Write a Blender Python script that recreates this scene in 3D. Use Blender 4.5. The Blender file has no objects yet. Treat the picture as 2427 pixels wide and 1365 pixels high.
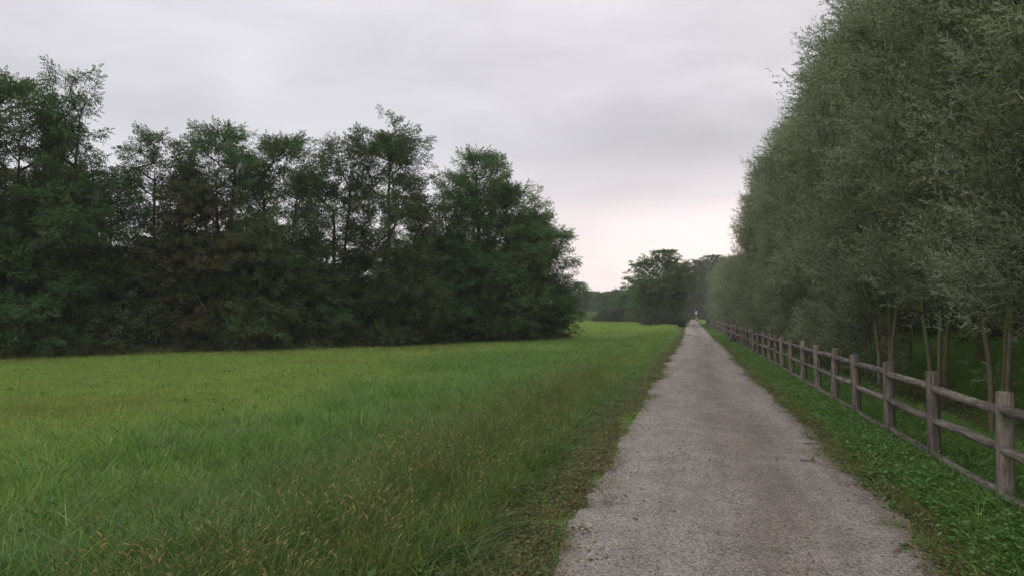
import bpy, math, random
import numpy as np
from mathutils import Vector, Matrix, Euler

R = math.radians
rng = np.random.default_rng(7)
random.seed(7)
sc = bpy.context.scene
col = sc.collection

# ------------------------------------------------------------------ camera
F, CX, VH, EYE = 1830.0, 1213.5, 743.0, 1.65
YAW = R(12.88)
cam_data = bpy.data.cameras.new('camera')
cam_data.sensor_width = 36.0
cam_data.lens = F / 2427 * 36.0
cam_data.clip_start = 0.1
cam_data.clip_end = 6000
cam = bpy.data.objects.new('camera', cam_data)
cam.location = (0, 0, EYE)
cam.rotation_euler = (R(90 + 1.89), 0, YAW)
col.objects.link(cam)
sc.camera = cam

# ------------------------------------------------------------------ world
SUN_EL, SUN_AZ = 36.0, 200.0
world = bpy.data.worlds.new('World')
sc.world = world
world.use_nodes = True
wn, wl = world.node_tree.nodes, world.node_tree.links
wn.clear()

def N(nodes, t, **kw):
    n = nodes.new(t)
    for k, v in kw.items():
        if k.startswith('i_'):
            n.inputs[k[2:].replace('_', ' ')].default_value = v
        else:
            setattr(n, k, v)
    return n

out = N(wn, 'ShaderNodeOutputWorld')
sky = N(wn, 'ShaderNodeTexSky', sky_type='NISHITA', sun_disc=False,
        sun_elevation=R(SUN_EL), sun_rotation=R(SUN_AZ))
bg_sky = N(wn, 'ShaderNodeBackground', i_Strength=0.1)
wl.new(sky.outputs[0], bg_sky.inputs['Color'])
tc = N(wn, 'ShaderNodeTexCoord')
sep = N(wn, 'ShaderNodeSeparateXYZ')
wl.new(tc.outputs['Generated'], sep.inputs[0])
mapc = N(wn, 'ShaderNodeMapping')
mapc.inputs['Scale'].default_value = (1.0, 1.0, 2.6)
mapc.inputs['Rotation'].default_value = (0.15, 0.12, 0.4)
wl.new(tc.outputs['Generated'], mapc.inputs['Vector'])
nz = N(wn, 'ShaderNodeTexNoise', i_Scale=1.7, i_Detail=5.0, i_Roughness=0.45, i_Distortion=0.35)
wl.new(mapc.outputs[0], nz.inputs['Vector'])
nz2 = N(wn, 'ShaderNodeTexNoise', i_Scale=5.5, i_Detail=4.0, i_Roughness=0.5, i_Distortion=0.5)
wl.new(mapc.outputs[0], nz2.inputs['Vector'])
# warped elevation
ma = N(wn, 'ShaderNodeMath', operation='MULTIPLY_ADD')
ma.inputs[1].default_value = 0.07
wl.new(nz2.outputs['Fac'], ma.inputs[0])
wl.new(sep.outputs['Z'], ma.inputs[2])
ramp = N(wn, 'ShaderNodeValToRGB')
cr = ramp.color_ramp
cr.interpolation = 'EASE'
stops = [(0.0, (1.04, 0.87, 0.80)), (0.10, (1.10, 0.93, 0.87)), (0.14, (1.0, 0.86, 0.83)),
         (0.19, (0.72, 0.66, 0.67)), (0.25, (0.52, 0.505, 0.525)), (0.33, (0.63, 0.61, 0.635)),
         (0.48, (0.74, 0.72, 0.75)), (1.0, (1.02, 1.0, 1.02))]
cr.elements[0].position = stops[0][0]; cr.elements[0].color = (*stops[0][1], 1)
cr.elements[1].position = stops[-1][0]; cr.elements[1].color = (*stops[-1][1], 1)
for p, c in stops[1:-1]:
    e = cr.elements.new(p); e.color = (*c, 1)
wl.new(ma.outputs[0], ramp.inputs[0])
# the cloud deck is thinner (paler) towards the west side, left of the path
dotn = N(wn, 'ShaderNodeVectorMath', operation='DOT_PRODUCT')
dotn.inputs[1].default_value = (-0.9, 0.35, 0.25)
wl.new(tc.outputs['Generated'], dotn.inputs[0])
pale = N(wn, 'ShaderNodeMapRange', interpolation_type='SMOOTHSTEP')
pale.inputs['From Min'].default_value = 0.18
pale.inputs['From Max'].default_value = 0.95
wl.new(dotn.outputs['Value'], pale.inputs['Value'])
mixp = N(wn, 'ShaderNodeMixRGB', blend_type='MIX')
mixp.inputs['Color2'].default_value = (0.75, 0.735, 0.79, 1)
wl.new(ramp.outputs[0], mixp.inputs['Color1'])
pm = N(wn, 'ShaderNodeMath', operation='MULTIPLY')
pm.inputs[1].default_value = 0.85
wl.new(pale.outputs[0], pm.inputs[0])
wl.new(pm.outputs[0], mixp.inputs['Fac'])
cl = N(wn, 'ShaderNodeMapRange')
cl.inputs['From Min'].default_value = 0.3; cl.inputs['From Max'].default_value = 0.7
cl.inputs['To Min'].default_value = 0.84; cl.inputs['To Max'].default_value = 1.15
wl.new(nz.outputs['Fac'], cl.inputs['Value'])
cl2 = N(wn, 'ShaderNodeMapRange')
cl2.inputs['From Min'].default_value = 0.3; cl2.inputs['From Max'].default_value = 0.7
cl2.inputs['To Min'].default_value = 0.93; cl2.inputs['To Max'].default_value = 1.07
wl.new(nz2.outputs['Fac'], cl2.inputs['Value'])
clm = N(wn, 'ShaderNodeMath', operation='MULTIPLY')
wl.new(cl.outputs[0], clm.inputs[0]); wl.new(cl2.outputs[0], clm.inputs[1])
mulc = N(wn, 'ShaderNodeVectorMath', operation='SCALE')
wl.new(mixp.outputs[0], mulc.inputs[0])
wl.new(clm.outputs[0], mulc.inputs['Scale'])
bg_cl = N(wn, 'ShaderNodeBackground', i_Strength=1.0)
wl.new(mulc.outputs[0], bg_cl.inputs['Color'])
mixs = N(wn, 'ShaderNodeMixShader')
mixs.inputs[0].default_value = 0.96
wl.new(bg_sky.outputs[0], mixs.inputs[1])
wl.new(bg_cl.outputs[0], mixs.inputs[2])
wl.new(mixs.outputs[0], out.inputs['Surface'])

sun_d = bpy.data.lights.new('sun', 'SUN')
sun_d.energy = 1.3
sun_d.angle = R(60)
sun_d.color = (1.0, 0.97, 0.94)
sun = bpy.data.objects.new('sun', sun_d)
sun.rotation_euler = Euler((R(90 - SUN_EL), 0, R(180 - SUN_AZ)))
col.objects.link(sun)

vs = sc.view_settings
vs.view_transform = 'Standard'
vs.look = 'None'
vs.exposure = 0.14
vs.gamma = 1.0
vs.use_curve_mapping = False
cy = sc.cycles
cy.max_bounces = 6
cy.diffuse_bounces = 4
cy.glossy_bounces = 2
cy.transmission_bounces = 4
cy.volume_bounces = 1
cy.use_denoising = True
cy.sample_clamp_indirect = 6.0

# ------------------------------------------------------------------ helpers
def at(u, D):
    """ground x,y of the photo column u at depth D"""
    r = (u - CX) / F * D
    return (r * math.cos(YAW) - D * math.sin(YAW), r * math.sin(YAW) + D * math.cos(YAW))

def h_at(v, D):
    return EYE + (VH - v) / F * D

def tag(o, label=None, cat=None, group=None, kind=None):
    if label: o['label'] = label
    if cat: o['category'] = cat
    if group: o['group'] = group
    if kind: o['kind'] = kind
    return o

def link(name, data, parent=None, m=None):
    o = bpy.data.objects.new(name, data)
    col.objects.link(o)
    if parent is not None: o.parent = parent
    if m is not None and not data.materials: data.materials.append(m)
    return o

def mesh_np(name, V, Fq, smooth=False, attrs=None):
    """V (n,3), Fq list of (m,k) int arrays"""
    me = bpy.data.meshes.new(name)
    if not isinstance(Fq, (list, tuple)): Fq = [Fq]
    Fq = [f for f in Fq if len(f)]
    tot = sum(len(f) for f in Fq)
    loops = np.concatenate([f.reshape(-1) for f in Fq]).astype(np.int32)
    cnt = np.concatenate([np.full(len(f), f.shape[1], np.int32) for f in Fq])
    st = np.concatenate([[0], np.cumsum(cnt)[:-1]]).astype(np.int32)
    me.vertices.add(len(V)); me.loops.add(len(loops)); me.polygons.add(tot)
    me.vertices.foreach_set('co', np.ascontiguousarray(V, dtype=np.float32).ravel())
    me.loops.foreach_set('vertex_index', loops)
    me.polygons.foreach_set('loop_start', st)
    me.polygons.foreach_set('loop_total', cnt)
    me.polygons.foreach_set('use_smooth', np.full(tot, smooth, dtype=bool))
    if attrs:
        for k, a in attrs.items():
            at_ = me.attributes.new(k, 'FLOAT', 'FACE')
            at_.data.foreach_set('value', a.astype(np.float32))
    me.update(calc_edges=True)
    return me

def fbm(x, y, seed=0, octaves=4, scale=1.0):
    """cheap smooth value noise, 0..1"""
    x = np.asarray(x, float) * scale; y = np.asarray(y, float) * scale
    tot = np.zeros_like(x); amp = 1.0; s = 0.0
    for o in range(octaves):
        xi = np.floor(x); yi = np.floor(y)
        xf = x - xi; yf = y - yi
        xf = xf * xf * (3 - 2 * xf); yf = yf * yf * (3 - 2 * yf)
        def hsh(a, b):
            q = np.sin(a * 127.1 + b * 311.7 + seed * 74.7 + o * 13.3) * 43758.5453
            return q - np.floor(q)
        v = (hsh(xi, yi) * (1 - xf) * (1 - yf) + hsh(xi + 1, yi) * xf * (1 - yf)
             + hsh(xi, yi + 1) * (1 - xf) * yf + hsh(xi + 1, yi + 1) * xf * yf)
        tot += v * amp; s += amp; amp *= 0.5
        x = x * 2.03 + 5.1; y = y * 2.03 + 1.7
    return tot / s

def sstep(a, b, x):
    t = np.clip((x - a) / (b - a), 0, 1)
    return t * t * (3 - 2 * t)

# ------------------------------------------------------------------ terrain shape
def path_edges(y):
    y = np.asarray(y, float)
    l = np.interp(y, [-5, 4, 12, 28, 45, 100, 210], [-1.12, -1.12, -1.03, -.82, -.58, -.45, -.9])
    r = np.interp(y, [-5, 4, 12, 28, 45, 100, 210], [1.70, 1.70, 1.70, 1.75, 1.80, 1.72, 1.7])
    l = l + (fbm(y, y * 0, 3, 5, 1.1) - .5) * .34 + (fbm(y, y * 0, 13, 3, 5.0) - .5) * .16 + (fbm(y, y * 0, 8, 3, .35) - .5) * .22
    r = r + (fbm(y, y * 0, 5, 5, 1.1) - .5) * .30 + (fbm(y, y * 0, 15, 3, 5.0) - .5) * .16 + (fbm(y, y * 0, 9, 3, .35) - .5) * .2
    return l, r

def ground_z(x, y):
    x = np.asarray(x, float); y = np.asarray(y, float)
    z = np.zeros_like(x)
    # hollow and bank behind the fence on the right
    dip = -0.75 * np.exp(-((x - 5.3) / 1.25) ** 2)
    bank = 1.15 * sstep(6.0, 12.0, x)
    fade = 1 - sstep(115, 140, y)
    z += (dip + bank) * fade * sstep(2.9, 4.6, x)
    # verge and meadow
    z += 0.10 * np.exp(-((x + 2.3) / 1.1) ** 2) * (0.6 + 0.8 * fbm(x, y, 2, 2, .4))
    z += (fbm(x, y, 11, 3, .5) - .5) * .07 * (sstep(1.2, 2.6, -x) + sstep(1.9, 3.0, x))
    z += (fbm(x, y, 12, 3, .05) - .5) * .3 * sstep(8, 30, -x)
    # the ground falls a little where the wood begins
    D = -x * math.sin(YAW) + y * math.cos(YAW)
    u = CX + F * (x * math.cos(YAW) + y * math.sin(YAW)) / np.maximum(D, .1)
    e = np.interp(u, [-900, 0, 650, 1000, 1310], [20.5, 26.8, 32.8, 38.5, 46.0])
    z -= .7 * sstep(.1, 2.2, D - e) * (1 - sstep(1295, 1325, u)) * (1 - sstep(75, 100, D)) * (x < -5)
    return z

# ------------------------------------------------------------------ materials
def newmat(name):
    m = bpy.data.materials.new(name)
    m.use_nodes = True
    n = m.node_tree.nodes; n.clear()
    return m, n, m.node_tree.links

def ramp_node(n, stops, interp='LINEAR'):
    r = N(n, 'ShaderNodeValToRGB')
    c = r.color_ramp; c.interpolation = interp
    c.elements[0].position = stops[0][0]; c.elements[0].color = (*stops[0][1], 1)
    c.elements[1].position = stops[-1][0]; c.elements[1].color = (*stops[-1][1], 1)
    for p, q in stops[1:-1]:
        e = c.elements.new(p); e.color = (*q, 1)
    return r

def leaf_mat(name, stops, back=None, trans=0.25, rough=0.5, spec=0.35, objvar=0.25, hue=0.0):
    m, n, l = newmat(name)
    o = N(n, 'ShaderNodeOutputMaterial')
    a = N(n, 'ShaderNodeAttribute', attribute_name='rnd')
    r = ramp_node(n, stops)
    l.new(a.outputs['Fac'], r.inputs[0])
    oi = N(n, 'ShaderNodeObjectInfo')
    mr = N(n, 'ShaderNodeMapRange')
    mr.inputs['To Min'].default_value = 1 - objvar; mr.inputs['To Max'].default_value = 1 + objvar
    l.new(oi.outputs['Random'], mr.inputs['Value'])
    hs = N(n, 'ShaderNodeHueSaturation')
    hm = N(n, 'ShaderNodeMapRange')
    hm.inputs['To Min'].default_value = 0.5 - hue; hm.inputs['To Max'].default_value = 0.5 + hue
    mm = N(n, 'ShaderNodeMath', operation='MULTIPLY'); mm.inputs[1].default_value = 7.31
    fr = N(n, 'ShaderNodeMath', operation='FRACT')
    l.new(oi.outputs['Random'], mm.inputs[0]); l.new(mm.outputs[0], fr.inputs[0]); l.new(fr.outputs[0], hm.inputs['Value'])
    l.new(hm.outputs[0], hs.inputs['Hue'])
    l.new(mr.outputs[0], hs.inputs['Value'])
    colsock = r.outputs[0]
    if back is not None:
        g = N(n, 'ShaderNodeNewGeometry')
        mx = N(n, 'ShaderNodeMixRGB')
        mx.inputs['Color2'].default_value = (*back, 1)
        bm = N(n, 'ShaderNodeMath', operation='MULTIPLY'); bm.inputs[1].default_value = 0.75
        l.new(g.outputs['Backfacing'], bm.inputs[0])
        l.new(bm.outputs[0], mx.inputs['Fac']); l.new(colsock, mx.inputs['Color1'])
        colsock = mx.outputs[0]
    l.new(colsock, hs.inputs['Color'])
    p = N(n, 'ShaderNodeBsdfPrincipled')
    p.inputs['Roughness'].default_value = rough
    p.inputs['Specular IOR Level'].default_value = spec
    l.new(hs.outputs[0], p.inputs['Base Color'])
    t = N(n, 'ShaderNodeBsdfTranslucent')
    br = N(n, 'ShaderNodeMixRGB', blend_type='MULTIPLY')
    br.inputs['Fac'].default_value = 1.0
    br.inputs['Color2'].default_value = (1.15, 1.3, 0.6, 1)
    l.new(hs.outputs[0], br.inputs['Color1'])
    l.new(br.outputs[0], t.inputs['Color'])
    ms = N(n, 'ShaderNodeMixShader'); ms.inputs[0].default_value = trans
    l.new(p.outputs[0], ms.inputs[1]); l.new(t.outputs[0], ms.inputs[2])
    l.new(ms.outputs[0], o.inputs['Surface'])
    return m

def bark_mat(name, c1, c2, moss=None, sc_=9.0):
    m, n, l = newmat(name)
    o = N(n, 'ShaderNodeOutputMaterial'); p = N(n, 'ShaderNodeBsdfPrincipled', i_Roughness=0.95)
    p.inputs['Specular IOR Level'].default_value = 0.15
    tcn = N(n, 'ShaderNodeTexCoord'); mp = N(n, 'ShaderNodeMapping')
    mp.inputs['Scale'].default_value = (1, 1, 0.22)
    l.new(tcn.outputs['Object'], mp.inputs['Vector'])
    z = N(n, 'ShaderNodeTexNoise', i_Scale=sc_ * 2, i_Detail=5.0, i_Roughness=0.65)
    l.new(mp.outputs[0], z.inputs['Vector'])
    r = ramp_node(n, [(0.3, c1), (0.7, c2)])
    l.new(z.outputs['Fac'], r.inputs[0])
    cs = r.outputs[0]
    if moss:
        z2 = N(n, 'ShaderNodeTexNoise', i_Scale=1.6, i_Detail=4.0)
        l.new(tcn.outputs['Object'], z2.inputs['Vector'])
        rr = ramp_node(n, [(0.42, (0, 0, 0)), (0.62, (1, 1, 1))])
        l.new(z2.outputs['Fac'], rr.inputs[0])
        mx = N(n, 'ShaderNodeMixRGB'); mx.inputs['Color2'].default_value = (*moss, 1)
        l.new(rr.outputs[0], mx.inputs['Fac']); l.new(cs, mx.inputs['Color1'])
        cs = mx.outputs[0]
    l.new(cs, p.inputs['Base Color'])
    b = N(n, 'ShaderNodeBump', i_Strength=0.6, i_Distance=0.02)
    l.new(z.outputs['Fac'], b.inputs['Height']); l.new(b.outputs[0], p.inputs['Normal'])
    l.new(p.outputs[0], o.inputs['Surface'])
    return m

M = {}
M['locust_leaf'] = leaf_mat('locust_leaf', [(0, (.046, .088, .036)), (.5, (.072, .130, .050)), (.85, (.105, .168, .062)),
                                            (.95, (.12, .16, .055)), (1, (.15, .12, .055))], trans=.42, rough=.5, spec=.35, objvar=.22, hue=.02)
M['locust_brown'] = leaf_mat('locust_brown_leaf', [(0, (.042, .052, .026)), (.5, (.075, .080, .040)), (.8, (.105, .09, .042)),
                                             (1, (.12, .075, .040))], trans=.4, rough=.5, spec=.3, objvar=.2, hue=.015)
M['willow_leaf'] = leaf_mat('willow_leaf', [(0, (.066, .080, .042)), (.5, (.122, .146, .078)), (.86, (.21, .23, .145)), (.955, (.24, .21, .11)),
                                            (1, (.38, .30, .11))], back=(.36, .40, .34), trans=.36, rough=.5, spec=.45, objvar=.26, hue=.01)
M['bush_leaf'] = leaf_mat('bush_leaf', [(0, (.030, .055, .024)), (.6, (.055, .10, .038)), (1, (.09, .14, .045))], trans=.25, objvar=.3, hue=.02)
M['bright_bush_leaf'] = leaf_mat('bright_bush_leaf', [(0, (.08, .15, .055)), (.6, (.14, .24, .085)), (1, (.19, .29, .10))], trans=.25, objvar=.2)
M['dark_bush_leaf'] = leaf_mat('dark_bush_leaf', [(0, (.028, .046, .024)), (.6, (.048, .078, .036)), (1, (.09, .075, .05))], trans=.15, objvar=.25)
M['ivy_leaf'] = leaf_mat('ivy_leaf', [(0, (.014, .028, .014)), (1, (.03, .055, .024))], trans=.1, objvar=.2)
M['locust_bark'] = bark_mat('locust_bark', (.035, .028, .024), (.10, .085, .072))
M['willow_bark'] = bark_mat('willow_bark', (.070, .064, .046), (.18, .16, .118), moss=(.11, .12, .04))
M['dead_wood'] = bark_mat('dead_wood', (.13, .115, .105), (.24, .21, .19))

# blades
def grass_mat(name, stops, trans=.45, spec=.35, rough=.45, objvar=.25, hue=.015):
    return leaf_mat(name, stops, trans=trans, spec=spec, rough=rough, objvar=objvar, hue=hue)
M['lush'] = grass_mat('lush_grass_blade', [(0, (.050, .105, .024)), (.5, (.122, .238, .044)), (.85, (.20, .32, .085)), (1, (.30, .39, .14))])
M['mead'] = grass_mat('meadow_grass_blade', [(0, (.09, .165, .034)), (.5, (.200, .310, .062)), (.85, (.29, .35, .10)), (1, (.42, .42, .18))])
M['dry'] = grass_mat('dry_grass_blade', [(0, (.13, .185, .042)), (.5, (.20, .235, .060)), (1, (.29, .26, .10))])
M['verge'] = grass_mat('verge_grass_blade', [(0, (.042, .090, .020)), (.5, (.100, .185, .036)), (.88, (.17, .21, .065)), (1, (.34, .30, .14))])
M['seed'] = grass_mat('seed_head', [(0, (.15, .16, .045)), (.5, (.23, .20, .07)), (1, (.34, .25, .11))], trans=.35)
M['weed'] = grass_mat('weed_leaf', [(0, (.040, .10, .022)), (.6, (.070, .165, .036)), (1, (.12, .23, .06))], trans=.3)
M['withered'] = grass_mat('withered_leaf', [(0, (.075, .055, .028)), (.6, (.13, .095, .045)), (1, (.17, .15, .06))], trans=.2)

# ground
def ground_material():
    m, n, l = newmat('meadow_ground')
    o = N(n, 'ShaderNodeOutputMaterial'); p = N(n, 'ShaderNodeBsdfPrincipled', i_Roughness=1.0)
    p.inputs['Specular IOR Level'].default_value = 0.1
    g = N(n, 'ShaderNodeTexCoord')
    z1 = N(n, 'ShaderNodeTexNoise', i_Scale=0.22, i_Detail=6.0, i_Roughness=0.6)
    z2 = N(n, 'ShaderNodeTexNoise', i_Scale=5.0, i_Detail=6.0, i_Roughness=0.7)
    z3 = N(n, 'ShaderNodeTexNoise', i_Scale=0.035, i_Detail=3.0)
    for z in (z1, z2, z3): l.new(g.outputs['Object'], z.inputs['Vector'])
    r1 = ramp_node(n, [(.35, (.085, .150, .038)), (.5, (.125, .190, .050)), (.66, (.155, .205, .060))])
    l.new(z1.outputs['Fac'], r1.inputs[0])
    r2 = ramp_node(n, [(.3, (.55, .55, .5)), (.7, (1.25, 1.25, 1.2))])
    l.new(z2.outputs['Fac'], r2.inputs[0])
    mx = N(n, 'ShaderNodeMixRGB', blend_type='MULTIPLY'); mx.inputs['Fac'].default_value = 1
    l.new(r1.outputs[0], mx.inputs['Color1']); l.new(r2.outputs[0], mx.inputs['Color2'])
    r3 = ramp_node(n, [(.4, (.8, .9, .8)), (.6, (1.15, 1.05, 1.0))])
    l.new(z3.outputs['Fac'], r3.inputs[0])
    mx2 = N(n, 'ShaderNodeMixRGB', blend_type='MULTIPLY'); mx2.inputs['Fac'].default_value = 1
    l.new(mx.outputs[0], mx2.inputs['Color1']); l.new(r3.outputs[0], mx2.inputs['Color2'])
    # soil: near the path edges and in the wood (attribute painted by place)
    a = N(n, 'ShaderNodeAttribute', attribute_name='soil')
    rs = ramp_node(n, [(.3, (.030, .024, .017)), (.55, (.060, .046, .030)), (.75, (.10, .075, .045))])
    l.new(z2.outputs['Fac'], rs.inputs[0])
    mx3 = N(n, 'ShaderNodeMixRGB')
    l.new(a.outputs['Fac'], mx3.inputs['Fac']); l.new(mx2.outputs[0], mx3.inputs['Color1']); l.new(rs.outputs[0], mx3.inputs['Color2'])
    l.new(mx3.outputs[0], p.inputs['Base Color'])
    b = N(n, 'ShaderNodeBump', i_Strength=0.8, i_Distance=0.06)
    l.new(z2.outputs['Fac'], b.inputs['Height']); l.new(b.outputs[0], p.inputs['Normal'])
    l.new(p.outputs[0], o.inputs['Surface'])
    return m

def path_material(base=1.0, name='gravel_surface'):
    m, n, l = newmat(name)
    o = N(n, 'ShaderNodeOutputMaterial'); p = N(n, 'ShaderNodeBsdfPrincipled', i_Roughness=0.9)
    p.inputs['Specular IOR Level'].default_value = 0.25
    g = N(n, 'ShaderNodeTexCoord')
    v = N(n, 'ShaderNodeTexVoronoi', i_Scale=85.0)
    v2 = N(n, 'ShaderNodeTexVoronoi', i_Scale=28.0)
    z = N(n, 'ShaderNodeTexNoise', i_Scale=2.2, i_Detail=7.0, i_Roughness=0.65)
    zf = N(n, 'ShaderNodeTexNoise', i_Scale=55.0, i_Detail=4.0, i_Roughness=0.7)
    mp = N(n, 'ShaderNodeMapping'); mp.inputs['Scale'].default_value = (1.0, 0.12, 1.0)
    l.new(g.outputs['Object'], mp.inputs['Vector'])
    zt = N(n, 'ShaderNodeTexNoise', i_Scale=2.6, i_Detail=4.0, i_Roughness=0.6)
    l.new(mp.outputs[0], zt.inputs['Vector'])
    for q in (v, v2, z, zf): l.new(g.outputs['Object'], q.inputs['Vector'])
    sx = N(n, 'ShaderNodeSeparateColor')
    l.new(v.outputs['Color'], sx.inputs[0])
    r = ramp_node(n, [(0.0, (.13 * base, .111 * base, .096 * base)), (.35, (.238 * base, .210 * base, .185 * base)),
                      (.75, (.315 * base, .282 * base, .252 * base)), (1, (.47 * base, .43 * base, .39 * base))])
    l.new(sx.outputs[0], r.inputs[0])
    rz = ramp_node(n, [(.3, (.80, .79, .78)), (.7, (1.16, 1.16, 1.17))])
    l.new(z.outputs['Fac'], rz.inputs[0])
    rt = ramp_node(n, [(.35, (.84, .83, .83)), (.65, (1.1, 1.1, 1.1))])
    l.new(zt.outputs['Fac'], rt.inputs[0])
    mx = N(n, 'ShaderNodeMixRGB', blend_type='MULTIPLY'); mx.inputs['Fac'].default_value = 1
    mx2 = N(n, 'ShaderNodeMixRGB', blend_type='MULTIPLY'); mx2.inputs['Fac'].default_value = 1
    l.new(r.outputs[0], mx.inputs['Color1']); l.new(rz.outputs[0], mx.inputs['Color2'])
    l.new(mx.outputs[0], mx2.inputs['Color1']); l.new(rt.outputs[0], mx2.inputs['Color2'])
    # the worn middle is coarser and browner than the packed wheel strips
    at_ = N(n, 'ShaderNodeAttribute', attribute_name='worn')
    mxw = N(n, 'ShaderNodeMixRGB', blend_type='MULTIPLY'); mxw.inputs['Color2'].default_value = (.70, .66, .62, 1)
    l.new(at_.outputs['Fac'], mxw.inputs['Fac']); l.new(mx2.outputs[0], mxw.inputs['Color1'])
    l.new(mxw.outputs[0], p.inputs['Base Color'])
    ad = N(n, 'ShaderNodeMath', operation='ADD')
    l.new(v.outputs['Distance'], ad.inputs[0]); l.new(zf.outputs['Fac'], ad.inputs[1])
    b = N(n, 'ShaderNodeBump', i_Strength=0.9, i_Distance=0.008)
    l.new(ad.outputs[0], b.inputs['Height'])
    b2 = N(n, 'ShaderNodeBump', i_Strength=0.5, i_Distance=0.03)
    l.new(z.outputs['Fac'], b2.inputs['Height']); l.new(b.outputs[0], b2.inputs['Normal'])
    l.new(b2.outputs[0], p.inputs['Normal'])
    l.new(p.outputs[0], o.inputs['Surface'])
    return m

def simple_mat(name, c, rough=.8, metal=0.0, var=.25, scale=12.0):
    m, n, l = newmat(name)
    o = N(n, 'ShaderNodeOutputMaterial'); p = N(n, 'ShaderNodeBsdfPrincipled', i_Roughness=rough, i_Metallic=metal)
    g = N(n, 'ShaderNodeTexCoord'); z = N(n, 'ShaderNodeTexNoise', i_Scale=scale, i_Detail=5.0)
    l.new(g.outputs['Object'], z.inputs['Vector'])
    r = ramp_node(n, [(.3, tuple(q * (1 - var) for q in c)), (.7, tuple(min(1, q * (1 + var)) for q in c))])
    l.new(z.outputs['Fac'], r.inputs[0]); l.new(r.outputs[0], p.inputs['Base Color'])
    l.new(p.outputs[0], o.inputs['Surface'])
    return m

def wood_material():
    m, n, l = newmat('weathered_wood')
    o = N(n, 'ShaderNodeOutputMaterial'); p = N(n, 'ShaderNodeBsdfPrincipled', i_Roughness=0.85)
    p.inputs['Specular IOR Level'].default_value = 0.2
    g = N(n, 'ShaderNodeTexCoord'); oi = N(n, 'ShaderNodeObjectInfo')
    # grain runs along local z of every post and rail
    mp = N(n, 'ShaderNodeMapping'); mp.inputs['Scale'].default_value = (1, 1, .07)
    cb = N(n, 'ShaderNodeVectorMath', operation='ADD')
    sc3 = N(n, 'ShaderNodeVectorMath', operation='SCALE'); sc3.inputs[0].default_value = (31, 17, 23)
    l.new(oi.outputs['Random'], sc3.inputs['Scale'])
    l.new(g.outputs['Object'], cb.inputs[0]); l.new(sc3.outputs[0], cb.inputs[1])
    l.new(cb.outputs[0], mp.inputs['Vector'])
    z = N(n, 'ShaderNodeTexNoise', i_Scale=38.0, i_Detail=7.0, i_Roughness=0.75)
    l.new(mp.outputs[0], z.inputs['Vector'])
    r = ramp_node(n, [(.34, (.036, .031, .026)), (.48, (.102, .089, .076)), (.66, (.205, .184, .160))])
    l.new(z.outputs['Fac'], r.inputs[0])
    z2 = N(n, 'ShaderNodeTexNoise', i_Scale=4.0, i_Detail=5.0, i_Roughness=0.7)
    l.new(cb.outputs[0], z2.inputs['Vector'])
    r2 = ramp_node(n, [(.32, (.62, .58, .50)), (.5, (1, 1, 1)), (.70, (1.38, 1.36, 1.22))])
    l.new(z2.outputs['Fac'], r2.inputs[0])
    mx = N(n, 'ShaderNodeMixRGB', blend_type='MULTIPLY'); mx.inputs['Fac'].default_value = 1
    l.new(r.outputs[0], mx.inputs['Color1']); l.new(r2.outputs[0], mx.inputs['Color2'])
    hs = N(n, 'ShaderNodeHueSaturation')
    mr = N(n, 'ShaderNodeMapRange'); mr.inputs['To Min'].default_value = .78; mr.inputs['To Max'].default_value = 1.2
    l.new(oi.outputs['Random'], mr.inputs['Value']); l.new(mr.outputs[0], hs.inputs['Value']); l.new(mx.outputs[0], hs.inputs['Color'])
    l.new(hs.outputs[0], p.inputs['Base Color'])
    b = N(n, 'ShaderNodeBump', i_Strength=0.7, i_Distance=0.006)
    l.new(z.outputs['Fac'], b.inputs['Height']); l.new(b.outputs[0], p.inputs['Normal'])
    l.new(p.outputs[0], o.inputs['Surface'])
    return m

# ------------------------------------------------------------------ ground sheet
def wood_edge_D(u):
    return np.interp(u, [-900, 0, 650, 1000, 1310], [20.5, 26.8, 32.8, 38.5, 46.0])

def uD_of(x, y):
    D = -x * math.sin(YAW) + y * math.cos(YAW)
    r = x * math.cos(YAW) + y * math.sin(YAW)
    return CX + F * r / np.maximum(D, .1), D

def soil_amount(x, y):
    l, r = path_edges(y)
    s = np.exp(-np.maximum(l - x, 0) / .5) * (x < l + .1) + np.exp(-np.maximum(x - r, 0) / .18) * (x > r - .1)
    u, D = uD_of(x, y)
    inwood = (D > wood_edge_D(u) + .6) & (D < 80) & (u < 1330) & (x < -5)
    s = np.maximum(s, inwood * 1.0)
    rb = sstep(8.8, 10.2, x + (fbm(x, y, 4, 3, .6) - .5) * 2) * .85 * (y < 130)
    dt = np.exp(-((x - 5.2) / 1.1) ** 2) * .85 * (y < 130)
    return np.clip(np.maximum(s, np.maximum(rb, dt)), 0, 1)

xs = np.unique(np.concatenate([np.linspace(-12, 16, 113), -12 - np.geomspace(.5, 640, 30), 16 + np.geomspace(.5, 640, 26)]))
ys = np.unique(np.concatenate([np.linspace(-4, 60, 161), np.linspace(61, 220, 90), 220 + np.geomspace(3, 440, 16), -4 - np.geomspace(2, 300, 10)]))
gx, gy = np.meshgrid(xs, ys)
nx, ny = len(xs), len(ys)
V = np.stack([gx.ravel(), gy.ravel(), ground_z(gx.ravel(), gy.ravel())], 1)
ii, jj = np.meshgrid(np.arange(nx - 1), np.arange(ny - 1))
b0 = (jj * nx + ii).ravel()
Fq = np.stack([b0, b0 + 1, b0 + nx + 1, b0 + nx], 1)
me = mesh_np('ground', V, Fq, smooth=True)
a_ = me.attributes.new('soil', 'FLOAT', 'POINT')
a_.data.foreach_set('value', soil_amount(V[:, 0], V[:, 1]).astype(np.float32))
ground = link('ground', me, m=ground_material())
tag(ground, 'green meadow ground with bare soil under the trees', kind='structure')

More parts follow.
